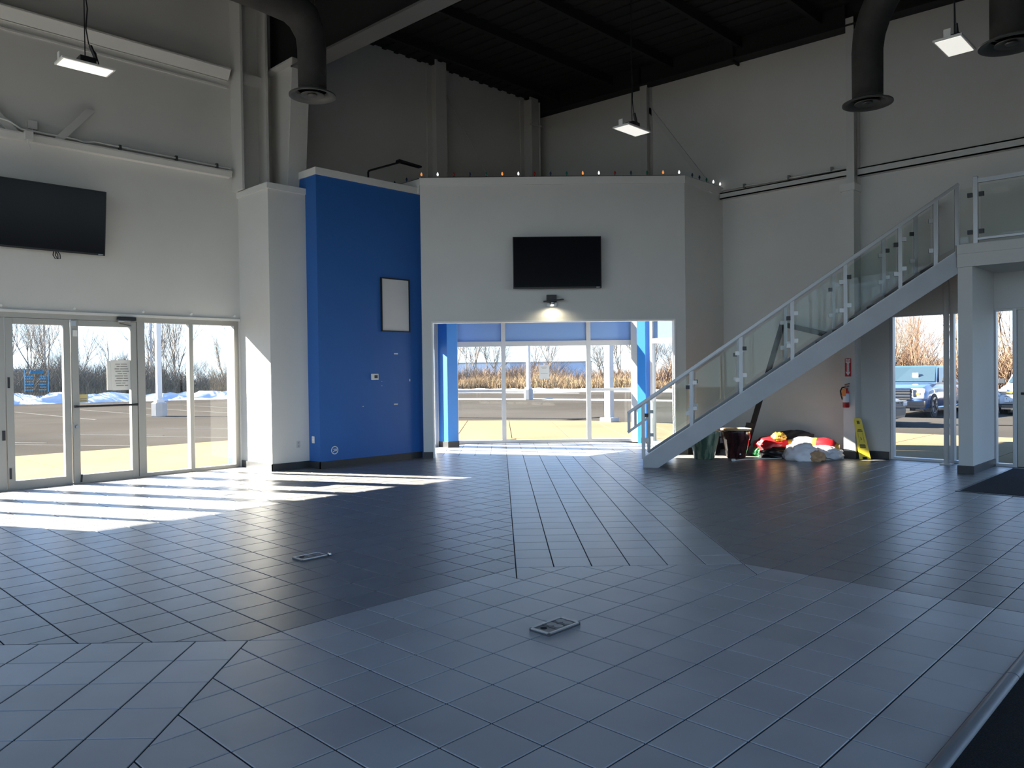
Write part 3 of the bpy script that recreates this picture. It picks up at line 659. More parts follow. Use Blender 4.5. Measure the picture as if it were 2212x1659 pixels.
highbay(-14, 5.0, 17.3, 'hanging white LED panel overhead behind the viewer')
highbay(-3.2, -8, 17.3, 'hanging white LED panel overhead above the carpet edge')
def diffuser(r, c, rad):
    x, y, z = c
    MB().lathe((x,y,z), [(rad*0.6,0.35),(rad*0.66,0.2),(rad,0.06),(rad,0.0),(rad*0.9,0.0),(rad*0.7,0.1),(rad*0.6,0.25)], 40).build('flange_ring', DUCT2, r, smooth=True)
    MB().lathe((x,y,z), [(rad*0.25,0.1),(rad*0.5,0.02),(rad*0.52,0.05),(rad*0.3,0.16)], 32).build('inner_cone', DUCT2, r, smooth=True)
    MB().lathe((x,y,z), [(0.04,-0.02),(rad*0.18,0.02),(rad*0.2,0.06),(0.05,0.2)], 24).build('centre_cone', DUCT2, r, smooth=True)
    for k in range(3):
        a = k*2.09+0.4; MB().bar((x,y,z+0.12), (x+math.cos(a)*rad*0.75, y+math.sin(a)*rad*0.75, z+0.12), 0.05, 0.04).build('strut', CHROME, r)
DUCT2 = mat('dark_diffuser', (0.06,0.06,0.055), 0.5)
r = root('air_duct', (5.0, 17.3, 17.5), 'black fabric air duct with round outlet beside the portal frame', 'duct')
diffuser(r, (5.0,17.3,17.5), 1.02)
MB().tube([(5.0,17.3,17.75),(5.0,17.3,19.6),(4.95,17.3,20.2),(4.6,17.3,20.85),(4.0,17.3,21.2),(2.5,17.3,21.3),(-4,17.3,21.4),(-24,17.3,21.5)], [0.62,0.63,0.66,0.72,0.74,0.74,0.76,0.76], 20).build('duct_sleeve', DUCT, r, smooth='all')
MB().tube([(5.2,17.3,21.6),(5.0,17.3,26.0)], 0.02, 5).build('hanger_wire', CHROME, r)
r = root('air_duct', (22.2, -0.4, 16.85), 'black elbowed air duct with round outlet above the staircase', 'duct')
diffuser(r, (22.2,-0.4,16.85), 1.05)
MB().tube([(22.2,-0.4,17.1),(22.2,-0.4,19.2),(22.15,-0.5,19.9),(22.0,-0.8,20.6),(21.6,-1.4,21.3),(21.0,-2.2,21.9),(20.0,-3.4,22.5),(17,-6.5,23.4),(10,-13,24)], [0.64,0.65,0.67,0.68,0.7,0.7,0.7,0.7,0.7], 20).build('duct_sleeve', DUCT, r, smooth='all')
r = root('air_duct', (19.9, -6.35, 17.0), 'black air duct with round outlet cut by the right picture edge', 'duct')
diffuser(r, (19.9,-6.35,17.0), 1.08)
MB().tube([(19.9,-6.35,17.25),(19.9,-6.35,20.5),(19.7,-6.6,21.5),(18.5,-8,22.5),(12,-15,23.5)], [0.7,0.7,0.7,0.7,0.7], 20).build('duct_sleeve', DUCT, r, smooth='all')

# ------------------------------------------------------------------ staircase
SD = Vector((0.496,-0.868,0)).normalized(); SN = Vector((-SD.y, SD.x, 0))
MS = frame_m(Vector((20.44,10.56,0)), SD, SN); SW = 3.8
stair = root('staircase', (20.44,10.56,0), 'straight grey steel staircase with glass balustrades rising to the landing', 'staircase')
STR = mat('grey_stringer_steel', (0.33,0.34,0.35), 0.42, metal=0.25, noise=0.05, nscale=3)
def ztop(s): return 0.48+0.677*s
def zrail(s): return 3.42+0.692*s
for y0 in (0.0, SW-0.14):
    MB(MS).extr([(0.0,y0,0),(0.8,y0,0),(15.05,y0,9.6),(15.05,y0,10.68),(0.0,y0,0.5)], (0,0.14,0)).build('stringer', STR, stair)
    MB(MS).extr([(0.15,y0-0.03,ztop(0.15)),(15.05,y0-0.03,ztop(15.05)),(15.05,y0-0.03,ztop(15.05)+0.06),(0.15,y0-0.03,ztop(0.15)+0.06)], (0,0.2,0)).build('stringer_cap', RAIL, stair)
TR = mat('dark_tread', (0.10,0.10,0.105), 0.6)
for k in range(17):
    s = 0.42+0.865*k; z = 0.6*(k+1)
    MB(MS).box(s, s+0.98, 0.14, SW-0.14, z-0.12, z).build('tread', TR, stair)
    MB(MS).box(s+0.93, s+0.98, 0.14, SW-0.14, z, z+0.5).build('riser', TR, stair)
def clamp(s, y, z, par, dark=False): MB(MS).box(s-0.1, s+0.1, y-0.07, y+0.07, z-0.1, z+0.1).build('glass_clamp', CHROME if not dark else BLK, par)
for side, y in ((0, 0.07), (1, SW-0.07)):
    rail = MB(MS); rail.bar((-0.78,y,zrail(-0.78)), (15.12,y,zrail(15.12)), 0.2, 0.17); ro = rail.build('handrail', RAIL, stair, bevel=0.02)
    MB(MS).bar((-0.72,y,zrail(-0.72)+0.03), (-0.72,y,1.88), 0.16, 0.14).build('rail_end', RAIL, ro)
    MB(MS).bar((-0.78,y,1.86), (0.0,y,2.42), 0.16, 0.14).build('rail_return', RAIL, ro)
    ps = [0.03+2.5*k for k in range(7)] + [14.1]
    for k, s in enumerate(sorted(ps)):
        MB(MS).box(s-0.09, s+0.09, y-0.06, y+0.06, ztop(s)-0.05, zrail(s)).build('post', RAIL, stair, bevel=0.015)
    for k in range(6):
        s0 = 0.03+2.5*k+0.2; s1 = s0+2.1 if k < 5 else 14.0-0.12
        g = MB(MS); g.extr([(s0,y-0.02,ztop(s0)+0.3),(s1,y-0.02,ztop(s1)+0.3),(s1,y-0.02,zrail(s1)-0.28),(s0,y-0.02,zrail(s0)-0.28)], (0,0.04,0))
        g.build('glass_panel', RGLASS, stair)
        for ss in (s0-0.02, s1+0.02):
            for f in (0.22, 0.78):
                zz = ztop(ss)+0.3+(zrail(ss)-ztop(ss)-0.58)*f; clamp(ss, y, zz, stair, f > 0.5 and (k+side) % 2 == 0)
# landing balustrade
lr = root('landing_railing', (27.95,-3.3,10.95), 'glass balustrade along the edge of the upper landing', 'railing')
for yy in (-3.28, -7.4, -11.5): MB().box(27.82, 27.98, yy-0.1, yy+0.1, 10.2 if yy < -4 else 10.9, 14.1).build('post', RAIL, lr, bevel=0.02)
MB().box(27.84, 27.96, -14, -3.38, 13.78, 13.98).build('top_rail', RAIL, lr)
MB().box(27.84, 27.96, -14, -3.38, 11.1, 11.2).build('bottom_rail', RAIL, lr)
for y0, y1 in ((-7.2,-3.5), (-11.3,-7.6)): MB().box(27.88, 27.92, y0, y1, 11.25, 13.65).build('glass_panel', RGLASS, lr)
MB().extr([(27.88,-2.62,11.0),(27.88,-3.12,11.0),(27.88,-3.12,13.6),(27.88,-2.62,13.6)], (0.04,0,0)).build('glass_panel', RGLASS, lr)
for y in (-3.04, -3.52):
    for z in (11.5, 13.25): MB().box(27.83, 27.97, y-0.1, y+0.1, z-0.1, z+0.1).build('glass_clamp', BLK, lr)
# landing far rail
for s, yv in ((1.0, 0),):
    MB().bar((31.0,-0.75,10.9), (31.0,-0.75,14.0), 0.18, 0.12).build('post', RAIL, lr)
# pipe column under the landing
r = root('pipe_column', (31.2,-1.12,0), 'slim round grey pipe column in front of the stair window', 'column')
MB().tube([(31.2,-1.12,0.05),(31.2,-1.12,9.9)], 0.135, 20).build('shaft', WALL, r, smooth=True)
MB().box(30.92, 31.48, -1.4, -0.84, 0, 0.06).build('base_plate', WTRIM, r)

# ------------------------------------------------------------------ fire point
r = root('fire_sign', (31.04, 3.87, 4.65), 'red and white FIRE arrow sign on the grey column casing', 'sign')
RED = mat('sign_red', (0.42,0.02,0.03), 0.5); SWH = mat('sign_white', (0.75,0.72,0.70), 0.5)
MF = frame_m(Vector((31.05, 3.87, 4.66)), Vector((0,-1,0)), Vector((1,0,0)))
MB(MF).box(-0.17, 0.17, -0.02, 0, 0, 1.02).build('plate', RED, r)
MB(MF).extr([(0,-0.03,0.04),(0.14,-0.03,0.27),(0.065,-0.03,0.25),(0.065,-0.03,0.76),(0.13,-0.03,0.78),(0.13,-0.03,1.0),(0,-0.03,0.96),(-0.13,-0.03,1.0),(-0.13,-0.03,0.78),(-0.065,-0.03,0.76),(-0.065,-0.03,0.25),(-0.14,-0.03,0.27)], (0,0.01,0)).build('arrow', SWH, r)
RX = (math.pi/2, 0, -math.pi/2)
text('FIRE', 'lettering', r, (31.015, 3.87, 0.87+4.66), 0.13, RX, RED, 0.001)
text('EXTINGUISHER', 'lettering', r, (31.015, 3.87, 0.48+4.66), 0.07, (math.pi/2, math.pi/2, -math.pi/2), mat('dark_print', (0.1,0.03,0.03), 0.6), 0.001)
r = root('fire_extinguisher', (30.85, 3.93, 2.9), 'red fire extinguisher with orange tag hanging on the column casing', 'extinguisher')
EX = (30.86, 3.93)
MB().lathe((EX[0],EX[1],2.9), [(0.15,0),(0.175,0.03),(0.175,0.3)], 24).build('base_band', mat('ext_red_dark', (0.30,0.012,0.015), 0.25), r, smooth=True)
MB().lathe((EX[0],EX[1],3.2), [(0.172,0),(0.172,0.5)], 24).build('label_band', mat('ext_label', (0.62,0.62,0.66), 0.4), r, smooth=True)
MB().lathe((EX[0],EX[1],3.7), [(0.175,0),(0.17,0.08),(0.12,0.2),(0.05,0.26),(0.05,0.33)], 24).build('shoulder', mat('ext_red', (0.50,0.02,0.02), 0.25), r, smooth=True)
MB().box(EX[0]-0.05, EX[0]+0.05, EX[1]-0.07, EX[1]+0.07, 4.0, 4.12).build('valve', CHROME, r, bevel=0.01)
MB().bar((EX[0],EX[1]+0.06,4.2), (EX[0],EX[1]-0.2,4.26), 0.08, 0.05).build('handle', mat('rust_brown', (0.25,0.07,0.03), 0.5), r)
MB().bar((EX[0],EX[1]+0.05,4.12), (EX[0],EX[1]-0.18,4.12), 0.08, 0.04).build('lever', BLK, r)
MB().tube([(EX[0],EX[1]+0.06,4.05),(EX[0]-0.02,EX[1]+0.2,4.04),(EX[0]-0.02,EX[1]+0.3,3.85),(EX[0],EX[1]+0.27,3.6),(EX[0],EX[1]+0.2,3.35)], 0.04, 8).build('hose', BLK, r, smooth=True)
MB().extr([(EX[0]-0.19,EX[1]+0.13,3.98),(EX[0]-0.19,EX[1]-0.08,3.98),(EX[0]-0.2,EX[1]-0.06,3.55),(EX[0]-0.2,EX[1]+0.17,3.55)], (0.012,0,0)).build('inspection_tag', mat('tag_orange', (0.75,0.25,0.06), 0.6), r)
MB().box(EX[0]+0.1, 31.05, EX[1]-0.05, EX[1]+0.05, 3.9, 4.0).build('wall_hook', CHROME, r)
# wet floor sign
YEL = mat('sign_yellow', (0.72,0.55,0.03), 0.45); YELP = mat('sign_print', (0.12,0.09,0.02), 0.6)
fd = Vector((-0.93,-0.36,0)).normalized(); fr_ = Vector((0,0,1)).cross(fd)
MW = frame_m(Vector((31.1,2.98,0)), Vector((fd.y*-1, fd.x, 0))*-1, -fd)
r = root('wet_floor_sign', (31.1,2.98,0), 'folded yellow wet floor sign leaning on the column casing', 'sign')
TL = Matrix.Translation((0,0,0)); SH = MW @ Matrix.Rotation(-0.19, 4, 'Y')
SH = MW @ Matrix.Rotation(0.0, 4, 'X') @ Matrix(((1,0,0.17,0),(0,1,0.05,0),(0,0,1,0),(0,0,0,1)))
for k, y0 in enumerate((0.0, 0.1)):
    MB(SH).extr([(-0.3,y0,0),(-0.13,y0,0),(-0.11,y0,0.14),(0.11,y0,0.14),(0.13,y0,0),(0.3,y0,0),(0.2,y0,2.2),(0.15,y0,2.3),(-0.15,y0,2.3),(-0.2,y0,2.2)], (0,0.05,0)).build('panel', YEL, r, bevel=0.01)
MB(SH).box(-0.07, 0.07, -0.012, 0.0, 1.98, 2.16).build('grip_slot', YELP, r)
for z, ww, hh in ((1.66,0.1,0.03),(1.58,0.14,0.03),(0.82,0.14,0.025),(0.76,0.16,0.025),(0.68,0.15,0.04)): MB(SH).box(-ww, ww, -0.008, 0.0, z-hh, z+hh).build('print_line', YELP, r)
MB(SH).extr([(-0.03,-0.008,1.12),(0.05,-0.008,1.05),(0.02,-0.008,1.15),(0.06,-0.008,1.24),(0.0,-0.008,1.22)], (0,0.008,0)).build('pictogram', YELP, r)
for b in ((-0.13,-0.115,0.95,1.5),(0.115,0.13,0.95,1.5)): MB(SH).box(b[0], b[1], -0.006, 0, b[2], b[3]).build('print_border', YELP, r)

# ------------------------------------------------------------------ planters, frame and the heap under the stairs
def planter(c, prof, lb, mats, ribs):
    r = root('planter', c, lb, 'planter', 'glazed planters under the stairs')
    n = 64; mb = MB(); rings = []
    for q, (rr, z) in enumerate(prof):
        ring = []
        for i in range(n):
            a = 2*math.pi*i/n; k = rr*(1+(0.018*math.cos(a*ribs) if 0 < q < len(prof)-3 else 0))
            ring.append(mb.P((c[0]+k*math.cos(a), c[1]+k*math.sin(a), z)))
        rings.append(ring)
    for k in range(len(rings)-1):
        for i in range(n): mb.face((rings[k][i], rings[k][(i+1) % n], rings[k+1][(i+1) % n], rings[k+1][i]))
    mb.face(rings[0][::-1]); mb.face(rings[-1])
    mb.build('pot_body', mats[0], r, smooth='all')
    R = prof[-4][0]
    MB().lathe((c[0],c[1],prof[-4][1]), [(R-0.02,0),(R+0.04,0.02),(R+0.04,0.1),(R-0.1,0.11),(R-0.1,0.0)], 48).build('rim', mats[1], r, smooth=True)
    return r
def streak(name, c1, c2, sc):
    M = mat(name, c1, 0.18, coat=0.3); n = M.node_tree.nodes; L = M.node_tree.links
    tc = n.new('ShaderNodeTexCoord'); mp = n.new('ShaderNodeMapping'); mp.inputs['Scale'].default_value = (sc, sc, 0.6)
    t = n.new('ShaderNodeTexNoise'); t.inputs['Scale'].default_value = 3; t.inputs['Detail'].default_value = 4
    cr = n.new('ShaderNodeValToRGB'); cr.color_ramp.elements[0].position = 0.4; cr.color_ramp.elements[1].position = 0.62
    cr.color_ramp.elements[0].color = (*c1,1); cr.color_ramp.elements[1].color = (*c2,1)
    L.new(tc.outputs['Object'], mp.inputs[0]); L.new(mp.outputs[0], t.inputs['Vector']); L.new(t.outputs['Fac'], cr.inputs[0]); L.new(cr.outputs[0], n['Principled BSDF'].inputs['Base Color'])
    return M
GRN = streak('green_glaze', (0.07,0.13,0.09), (0.34,0.40,0.27), 5); OXB = streak('oxblood_glaze', (0.022,0.008,0.010), (0.09,0.028,0.028), 5)
TAN = mat('tan_rim', (0.45,0.33,0.20), 0.4)
planter((26.0,10.15,0), [(0.5,0.0),(0.56,0.05),(0.66,0.5),(0.78,1.0),(0.86,1.5),(0.88,1.62),(0.76,1.62),(0.72,1.5),(0.6,0.9)], 'pale green glazed planter half hidden behind the stringer', (GRN, TAN), 26)
planter((27.5,8.95,0), [(0.46,0.0),(0.52,0.05),(0.64,0.5),(0.76,1.1),(0.80,1.14),(0.82,1.55),(0.83,1.62),(0.72,1.62),(0.68,1.5),(0.58,0.9)], 'dark oxblood glazed planter behind the green one', (OXB, TAN), 30)
tag(MB().lathe((27.15,8.5,0.28), [(0.02,-0.05),(0.05,-0.03),(0.05,0.03),(0.02,0.05)], 10).build('drain_plug', WHITE, bpy.data.objects['planter.001']))
r = root('banner_stand', (29.1,9.2,0), 'tall thin black metal banner stand leaning on the wall behind the stairs', 'banner stand')
MB().bar((29.0,9.25,0.0), (31.85,8.1,7.9), 0.16, 0.3, up=(0.3,1,0)).build('upright', BLK, r)
MB().bar((31.85,8.2,7.9), (31.85,4.75,6.95), 0.16, 0.3).build('top_bar', BLK, r)
MB().bar((28.9,9.3,0.0), (29.5,9.05,1.9), 0.3, 0.4, up=(0.3,1,0)).build('foot_sleeve', BLK, r)
r = root('black_crate', (28.6,11.4,0), 'black crate in the shade left of the green planter', 'crate')
MB().box(27.9, 29.2, 10.9, 12.0, 0, 0.95).build('body', BLK, r, bevel=0.05)
MB().box(27.85, 29.25, 10.85, 12.05, 0.95, 1.05).build('lid', mat('crate_lid', (0.03,0.028,0.025), 0.6), r, bevel=0.03)
def blob(name, c, rad, M, seed, amp=0.22, fr=2.2, parent=None, sub=4, ridge=True, rot=0.0, smooth='all', zmin=0.0):
    bm = bmesh.new(); bmesh.ops.create_icosphere(bm, subdivisions=sub, radius=1)
    mb = MB(); off = Vector((seed*3.1, seed*1.7, seed*0.9)); ca, sa = math.cos(rot), math.sin(rot)
    for v in bm.verts:
        p = v.co.copy(); q = p*fr+off
        n1 = mnoise.noise(q); n2 = mnoise.noise(q*2.3)
        d = (1-abs(n1)*2.0) if ridge else n1
        k = 1+amp*(d*0.6+n2*0.35+(0.5-abs(mnoise.noise(q*3.7)))*0.45)
        x, y, z = p.x*rad[0]*k, p.y*rad[1]*k, p.z*rad[2]*k
        mb.P((c[0]+x*ca-y*sa, c[1]+x*sa+y*ca, max(c[2]+z, zmin+0.005)))
    for f in bm.faces: mb.face([v.index for v in f.verts])
    bm.free()
    return mb.build(name, M, parent, smooth=smooth)
def cloth(name, col, rough=0.5, **k): return mat(name, col, rough, noise=0.08, nscale=5, **k)
CRED = cloth('red_nylon', (0.40,0.012,0.018), 0.32); CWH = cloth('white_nylon', (0.66,0.64,0.66), 0.4); CGO = cloth('gold_nylon', (0.62,0.33,0.04), 0.35)
r = root('deflated_inflatable', (30.0,7.0,0), 'deflated red, white and gold inflatable decoration heaped under the stairs', 'inflatable')
blob('red_body', (29.7,7.75,0.55), (0.75,0.98,0.62), CRED, 3, 0.25, 1.6, r, rot=0.2)
blob('gold_bow', (29.6,7.35,1.12), (0.28,0.36,0.26), CGO, 9, 0.5, 3.0, r, zmin=0.8)
MB().tube([(29.8,6.95,0.72),(29.85,6.8,0.78),(29.9,6.62,0.82)], [0.22,0.24,0.24], 20).build('gold_band', CGO, r, smooth=True)
MB().tube([(29.9,6.62,0.82),(30.0,6.3,0.86),(30.1,5.9,0.86),(30.2,5.55,0.85)], [0.25,0.34,0.36,0.3], 20).build('white_sleeve', CWH, r, smooth=True)
MB().tube([(30.2,5.56,0.85),(30.22,5.45,0.85),(30.25,5.32,0.84)], [0.31,0.32,0.31], 20).build('gold_band', CGO, r, smooth=True)
MB().tube([(30.25,5.34,0.84),(30.3,5.0,0.82),(30.35,4.6,0.75),(30.4,4.4,0.66)], [0.32,0.38,0.36,0.28], 20).build('red_sleeve', CRED, r, smooth=True)
MB().tube([(30.4,4.42,0.66),(30.42,4.25,0.6),(30.43,4.2,0.55)], [0.29,0.25,0.1], 20).build('gold_tip', CGO, r, smooth=True)
tag(blob('fabric_bag', (30.0,4.75,0.3), (0.72,0.78,0.42), CWH, 5, 0.35, 1.8, rot=0.3), 'pale crumpled fabric bag at the column end of the heap', 'bag')
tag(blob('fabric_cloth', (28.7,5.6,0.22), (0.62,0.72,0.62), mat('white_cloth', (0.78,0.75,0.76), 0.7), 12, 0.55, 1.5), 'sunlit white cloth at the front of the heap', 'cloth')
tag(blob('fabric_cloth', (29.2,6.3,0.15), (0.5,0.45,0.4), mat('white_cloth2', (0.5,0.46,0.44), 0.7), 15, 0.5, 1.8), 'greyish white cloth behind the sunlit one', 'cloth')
tag(blob('paper_bag', (28.7,4.85,0.2), (0.45,0.5,0.36), mat('kraft_paper', (0.50,0.30,0.16), 0.75), 21, 0.35, 2.4, smooth=False, sub=3), 'crumpled brown paper bag in the sun beside the white cloth', 'paper bag')
tag(blob('plastic_bag', (29.3,8.35,0.2), (0.3,0.36,0.32), mat('green_plastic', (0.02,0.22,0.06), 0.3), 27, 0.5, 2.2), 'small green plastic bag at the planter end of the heap', 'bag')
tag(blob('trash_bag', (29.2,7.3,0.15), (0.5,0.9,0.42), mat('black_plastic_bag', (0.012,0.012,0.013), 0.3), 31, 0.4, 2.0), 'black plastic bag below the red inflatable', 'bag')
tag(blob('fabric_bag', (30.3,8.95,0.3), (0.5,0.45,0.45), mat('grey_cloth', (0.28,0.30,0.30), 0.7), 33, 0.4, 2.0), 'grey crumpled bag behind the green plastic bag', 'bag')
tag(blob('fabric_cloth', (31.0,6.9,0.7), (0.6,1.2,0.62), mat('brown_cloth', (0.07,0.06,0.055), 0.8), 37, 0.4, 1.6), 'dark brown cloth heaped against the wall', 'cloth')
r = root('extension_cable', (27,7.6,0), 'thin white cable lying on the tiles before the heap', 'cable')
cp = [(26.05,8.3,0.04),(26.3,8.25,0.03),(26.7,8.2,0.03),(27.1,8.05,0.03),(27.5,7.6,0.03),(27.9,7.5,0.03),(28.3,7.0,0.03),(28.7,6.75,0.03)]
MB().tube(cp, 0.028, 6).build('cord', WHITE, r, smooth=True)
MB().box(25.92, 26.08, 8.22, 8.38, 0, 0.13).build('plug', WHITE, r, bevel=0.02)
MB().box(26.1, 26.2, 8.38, 8.5, 0, 0.1).build('switch', WHITE, r, bevel=0.02)
tag(blob('paper_scrap', (30.6,4.1,0.06), (0.12,0.1,0.07), PAPER, 41, 0.4, 2, sub=2), 'tiny white scrap on the floor beside the column casing', 'paper')

# ------------------------------------------------------------------ floor boxes and mat
def floorbox(x0, x1, y0, y1, lb, tiltz=0.0):
    r = root('floor_box', ((x0+x1)/2, (y0+y1)/2, 0), lb, 'floor outlet', 'floor outlet boxes')
    FBM = mat('box_steel', (0.42,0.42,0.42), 0.3, metal=0.9); FBD = mat('box_dark', (0.05,0.05,0.05), 0.4)
    MB().box(x0, x1, y0, y1, 0.0, 0.035).build('base_flange', FBD, r)
    for b in ((x0,x1,y0,y0+0.045),(x0,x1,y1-0.045,y1),(x0,x0+0.045,y0,y1),(x1-0.045,x1,y0,y1)): MB().box(*b, 0.03, 0.065).build('rim', FBM, r, bevel=0.008)
    MB().box(x0+0.05, x1-0.05, y0+0.05, y1-0.05, 0.03, 0.05).build('cover', mat('box_cover', (0.16,0.16,0.16), 0.45, metal=0.5), r)
    w3 = (x1-x0-0.1)/3
    for k in (1, 2):
        xa = x0+0.05+w3*k; MB().box(xa-0.012, xa+0.012, y0+0.05, y1-0.05, 0.045, 0.056).build('divider', FBD, r)
        for yy in (y0+(y1-y0)*0.32, y0+(y1-y0)*0.68): MB().lathe((xa+w3/2,yy,0.05), [(0.1,0),(0.1,0.008),(0.085,0.01)], 20).build('socket_lid', mat('socket_lid', (0.22,0.22,0.22), 0.4, metal=0.4), r)
    MB().lathe((x0+0.05+w3*0.55, y0+(y1-y0)*0.62, 0.045), [(0.07,0),(0.07,0.008)], 20).build('open_hole', mat('hole_black', (0.003,0.003,0.003), 0.9), r)
    return r
floorbox(-2.67, -1.72, -3.18, -2.66, 'steel floor outlet box in the middle of the tiles')
fb = floorbox(-2.67, -1.85, 5.83, 6.34, 'steel floor outlet box nearer the glass doors')
MB().lathe((-1.72,5.95,0), [(0.03,0),(0.06,0.02),(0.05,0.07),(0.01,0.09)], 12).build('loose_knob', CHROME, fb, smooth=True)
MATM = mat('blue_grey_mat', (0.040,0.042,0.050), 0.95, spec=0.1, noise=0.4, nscale=120, bump=0.8, bscale=250)
r = root('door_mat', (26.5,-7,0), 'dark ribbed entrance mat in front of the landing door', 'mat')
MB().box(21.85, 31.2, -9.9, -4.1, 0.0, 0.035).build('pile', MATM, r)
MB().box(21.68, 31.3, -9.95, -3.95, 0.0, 0.02).build('rubber_border', BLK, r)
# notices on the glass
r = root('door_notice', (0.75,28.52,4.5), 'white notice sheet taped inside the glass door', 'notice')
MB().extr([(0.12,28.5,6.02-0.02),(1.08,28.5,6.02),(1.12,28.5,4.5),(0.2,28.5,4.48)], (0,0.015,0)).build('sheet', PAPER, r)
MB().box(-0.05, 0.2, 28.52, 28.535, 4.5, 5.97).build('sheet_edge', PAPER, r)
MB().box(0.45, 0.72, 28.49, 28.5, 5.98, 6.06).build('tape', WHITE, r)
random.seed(3)
for k in range(10):
    z = 5.8-0.12*k; a = random.uniform(0.3,0.46); b = random.uniform(0.8,0.98)
    mid = random.uniform(a+0.15,b-0.15)
    for q in ((a,mid-0.02),(mid+0.02,b)): MB().box(q[0], q[1], 28.488, 28.498, z-0.022, z+0.022).build('print_line', INK, r)
r = root('door_lettering', (-2.9,28.55,3.9), 'blue opening-hours lettering stuck on the glass door', 'lettering')
DEC = mat('blue_decal', (0.05,0.30,0.70), 0.5)
x0, x1 = -3.62, -2.66
for k in range(6):
    xx = -3.42+0.09*k; MB().extr([(xx,28.57,5.36),(xx+0.1,28.57,5.36),(xx+0.12,28.57,5.5),(xx+0.02,28.57,5.5)], (0,0.01,0)).build('letter', DEC, r)
for k in range(6):
    z = 5.24-0.13*k
    for a, b in ((x0+0.02,-3.25),(-3.05 if k % 2 else -3.0,-2.72)):
        n = 4
        for q in range(n):
            u = a+(b-a)*q/n; MB().box(u, u+(b-a)/n*0.8, 28.57, 28.58, z-0.025, z+0.025).build('letter', DEC, r)
for b in ((x0-0.02,x0,4.5,5.55),(x1,x1+0.02,4.5,5.55),(x0,x1,5.53,5.55)): MB().box(b[0], b[1], 28.57, 28.58, b[2], b[3]).build('border_line', DEC, r)
r = root('door_notice', (-1.2,28.52,3.9), 'small yellow sticker low on the glass door with the push bar', 'notice')
MB().box(-1.36, -0.93, 28.55, 28.565, 3.92, 4.32).build('sheet', mat('yellow_sticker', (0.72,0.62,0.28), 0.7), r)
for z in (4.1, 4.0): MB().box(-1.3, -1.0, 28.545, 28.552, z-0.02, z+0.02).build('print_line', INK, r)
r = root('window_notice', tuple(MG @ Vector((sx(28.4),-0.02,4.6))), 'white notice sheet in the middle of the entry glazing', 'notice')
MB(MG).box(sx(28.4)-0.38, sx(28.4)+0.38, 0.04, 0.055, 4.65, 5.65).build('sheet', mat('thin_paper', (0.72,0.74,0.74), 0.8), r)
MB(MG).box(sx(28.4)-0.04, sx(28.4)+0.04, 0.03, 0.04, 5.62, 5.78).build('tape', WHITE, r)
for z, a in ((5.5,0.22),(5.4,0.15),(5.05,0.26)): MB(MG).box(sx(28.4)-a, sx(28.4)+a, 0.032, 0.04, z-0.012, z+0.012).build('print_line', INK, r)
# ------------------------------------------------------------------ outdoors: ground
CONC = mat('sunlit_concrete', (0.16, 0.122, 0.075), 0.9, spec=0.0, noise=0.10, nscale=0.35, bump=0.2, bscale=30)
ASPH = mat('asphalt', (0.047, 0.043, 0.038), 0.9, spec=0.0, noise=0.22, nscale=0.12, bump=0.4, bscale=20)
SNOW = mat('snow', (0.45, 0.465, 0.50), 0.6, bump=0.4, bscale=6)
LINE = mat('parking_paint', (0.095, 0.092, 0.085), 0.8, spec=0.0, noise=0.25, nscale=1.0)
st(MB().box(-160, 420, -160, 420, -0.7, -0.15).build('ground', ASPH), 'grey asphalt parking lot outside the windows', 'parking lot')
ap = root('apron', (0, 38, -0.14), 'pale concrete apron around the building', 'pavement', None, 'structure')
def slab(poly):
    p = inset(poly if area(poly) > 0 else poly[::-1], 0.03)
    MB().prism([(v.x, v.y) for v in p], -0.14, -0.04).build('slab', CONC, ap)
for k in range(-6, 4): slab([(k*7.5,29.0), ((k+1)*7.5,29.0), ((k+1)*7.5,46.9), (k*7.5,46.9)])
cor = [(30,46.9),(38,47.2),(42.6,51.2),(46.5,46.0),(50.6,38.6),(51.6,29),(51.6,20),(32.9,20),(30,23)]
edge = [(-1,-1,-53.3)]
for k in range(-5, 7):
    q = cor
    for h in [(1,-1,0.5+6.35*(k+1)), (-1,1,-(0.5+6.35*k)), (-1,-1,-53.4)]: q = clip(q, *h)
    if len(q) > 2 and abs(area(q)) > 0.3: slab(q)
for k in range(6): slab([(32.95,20-7.4*k), (51.6,20-7.4*k), (51.6,20-7.4*(k+1)), (32.95,20-7.4*(k+1))])
def pline(p, q, wd=0.35, lb='white painted stall line on the asphalt'):
    p = Vector((*p, -0.14)); q = Vector((*q, -0.14))
    o = MB().bar(p, q, wd, 0.02).build('parking_line', LINE)
    tag(o, lb, 'road marking', 'painted stall lines')
for k in range(-3, 4): pline((2.9+9.4*k, 58.9+5.2*k*0), (9.4+9.4*k, 48.2), lb='slanted white stall line beside the concrete apron')
for k in range(-3, 4): pline((7.4+9.4*k+1.5, 68.0), (13.0+9.4*k+1.5, 58.5), lb='slanted white stall line beside the concrete apron')
for k in range(-3, 7): pline((1.7+9.1*k, 93), (1.7+9.1*k, 131), lb='straight white stall line far out on the asphalt')

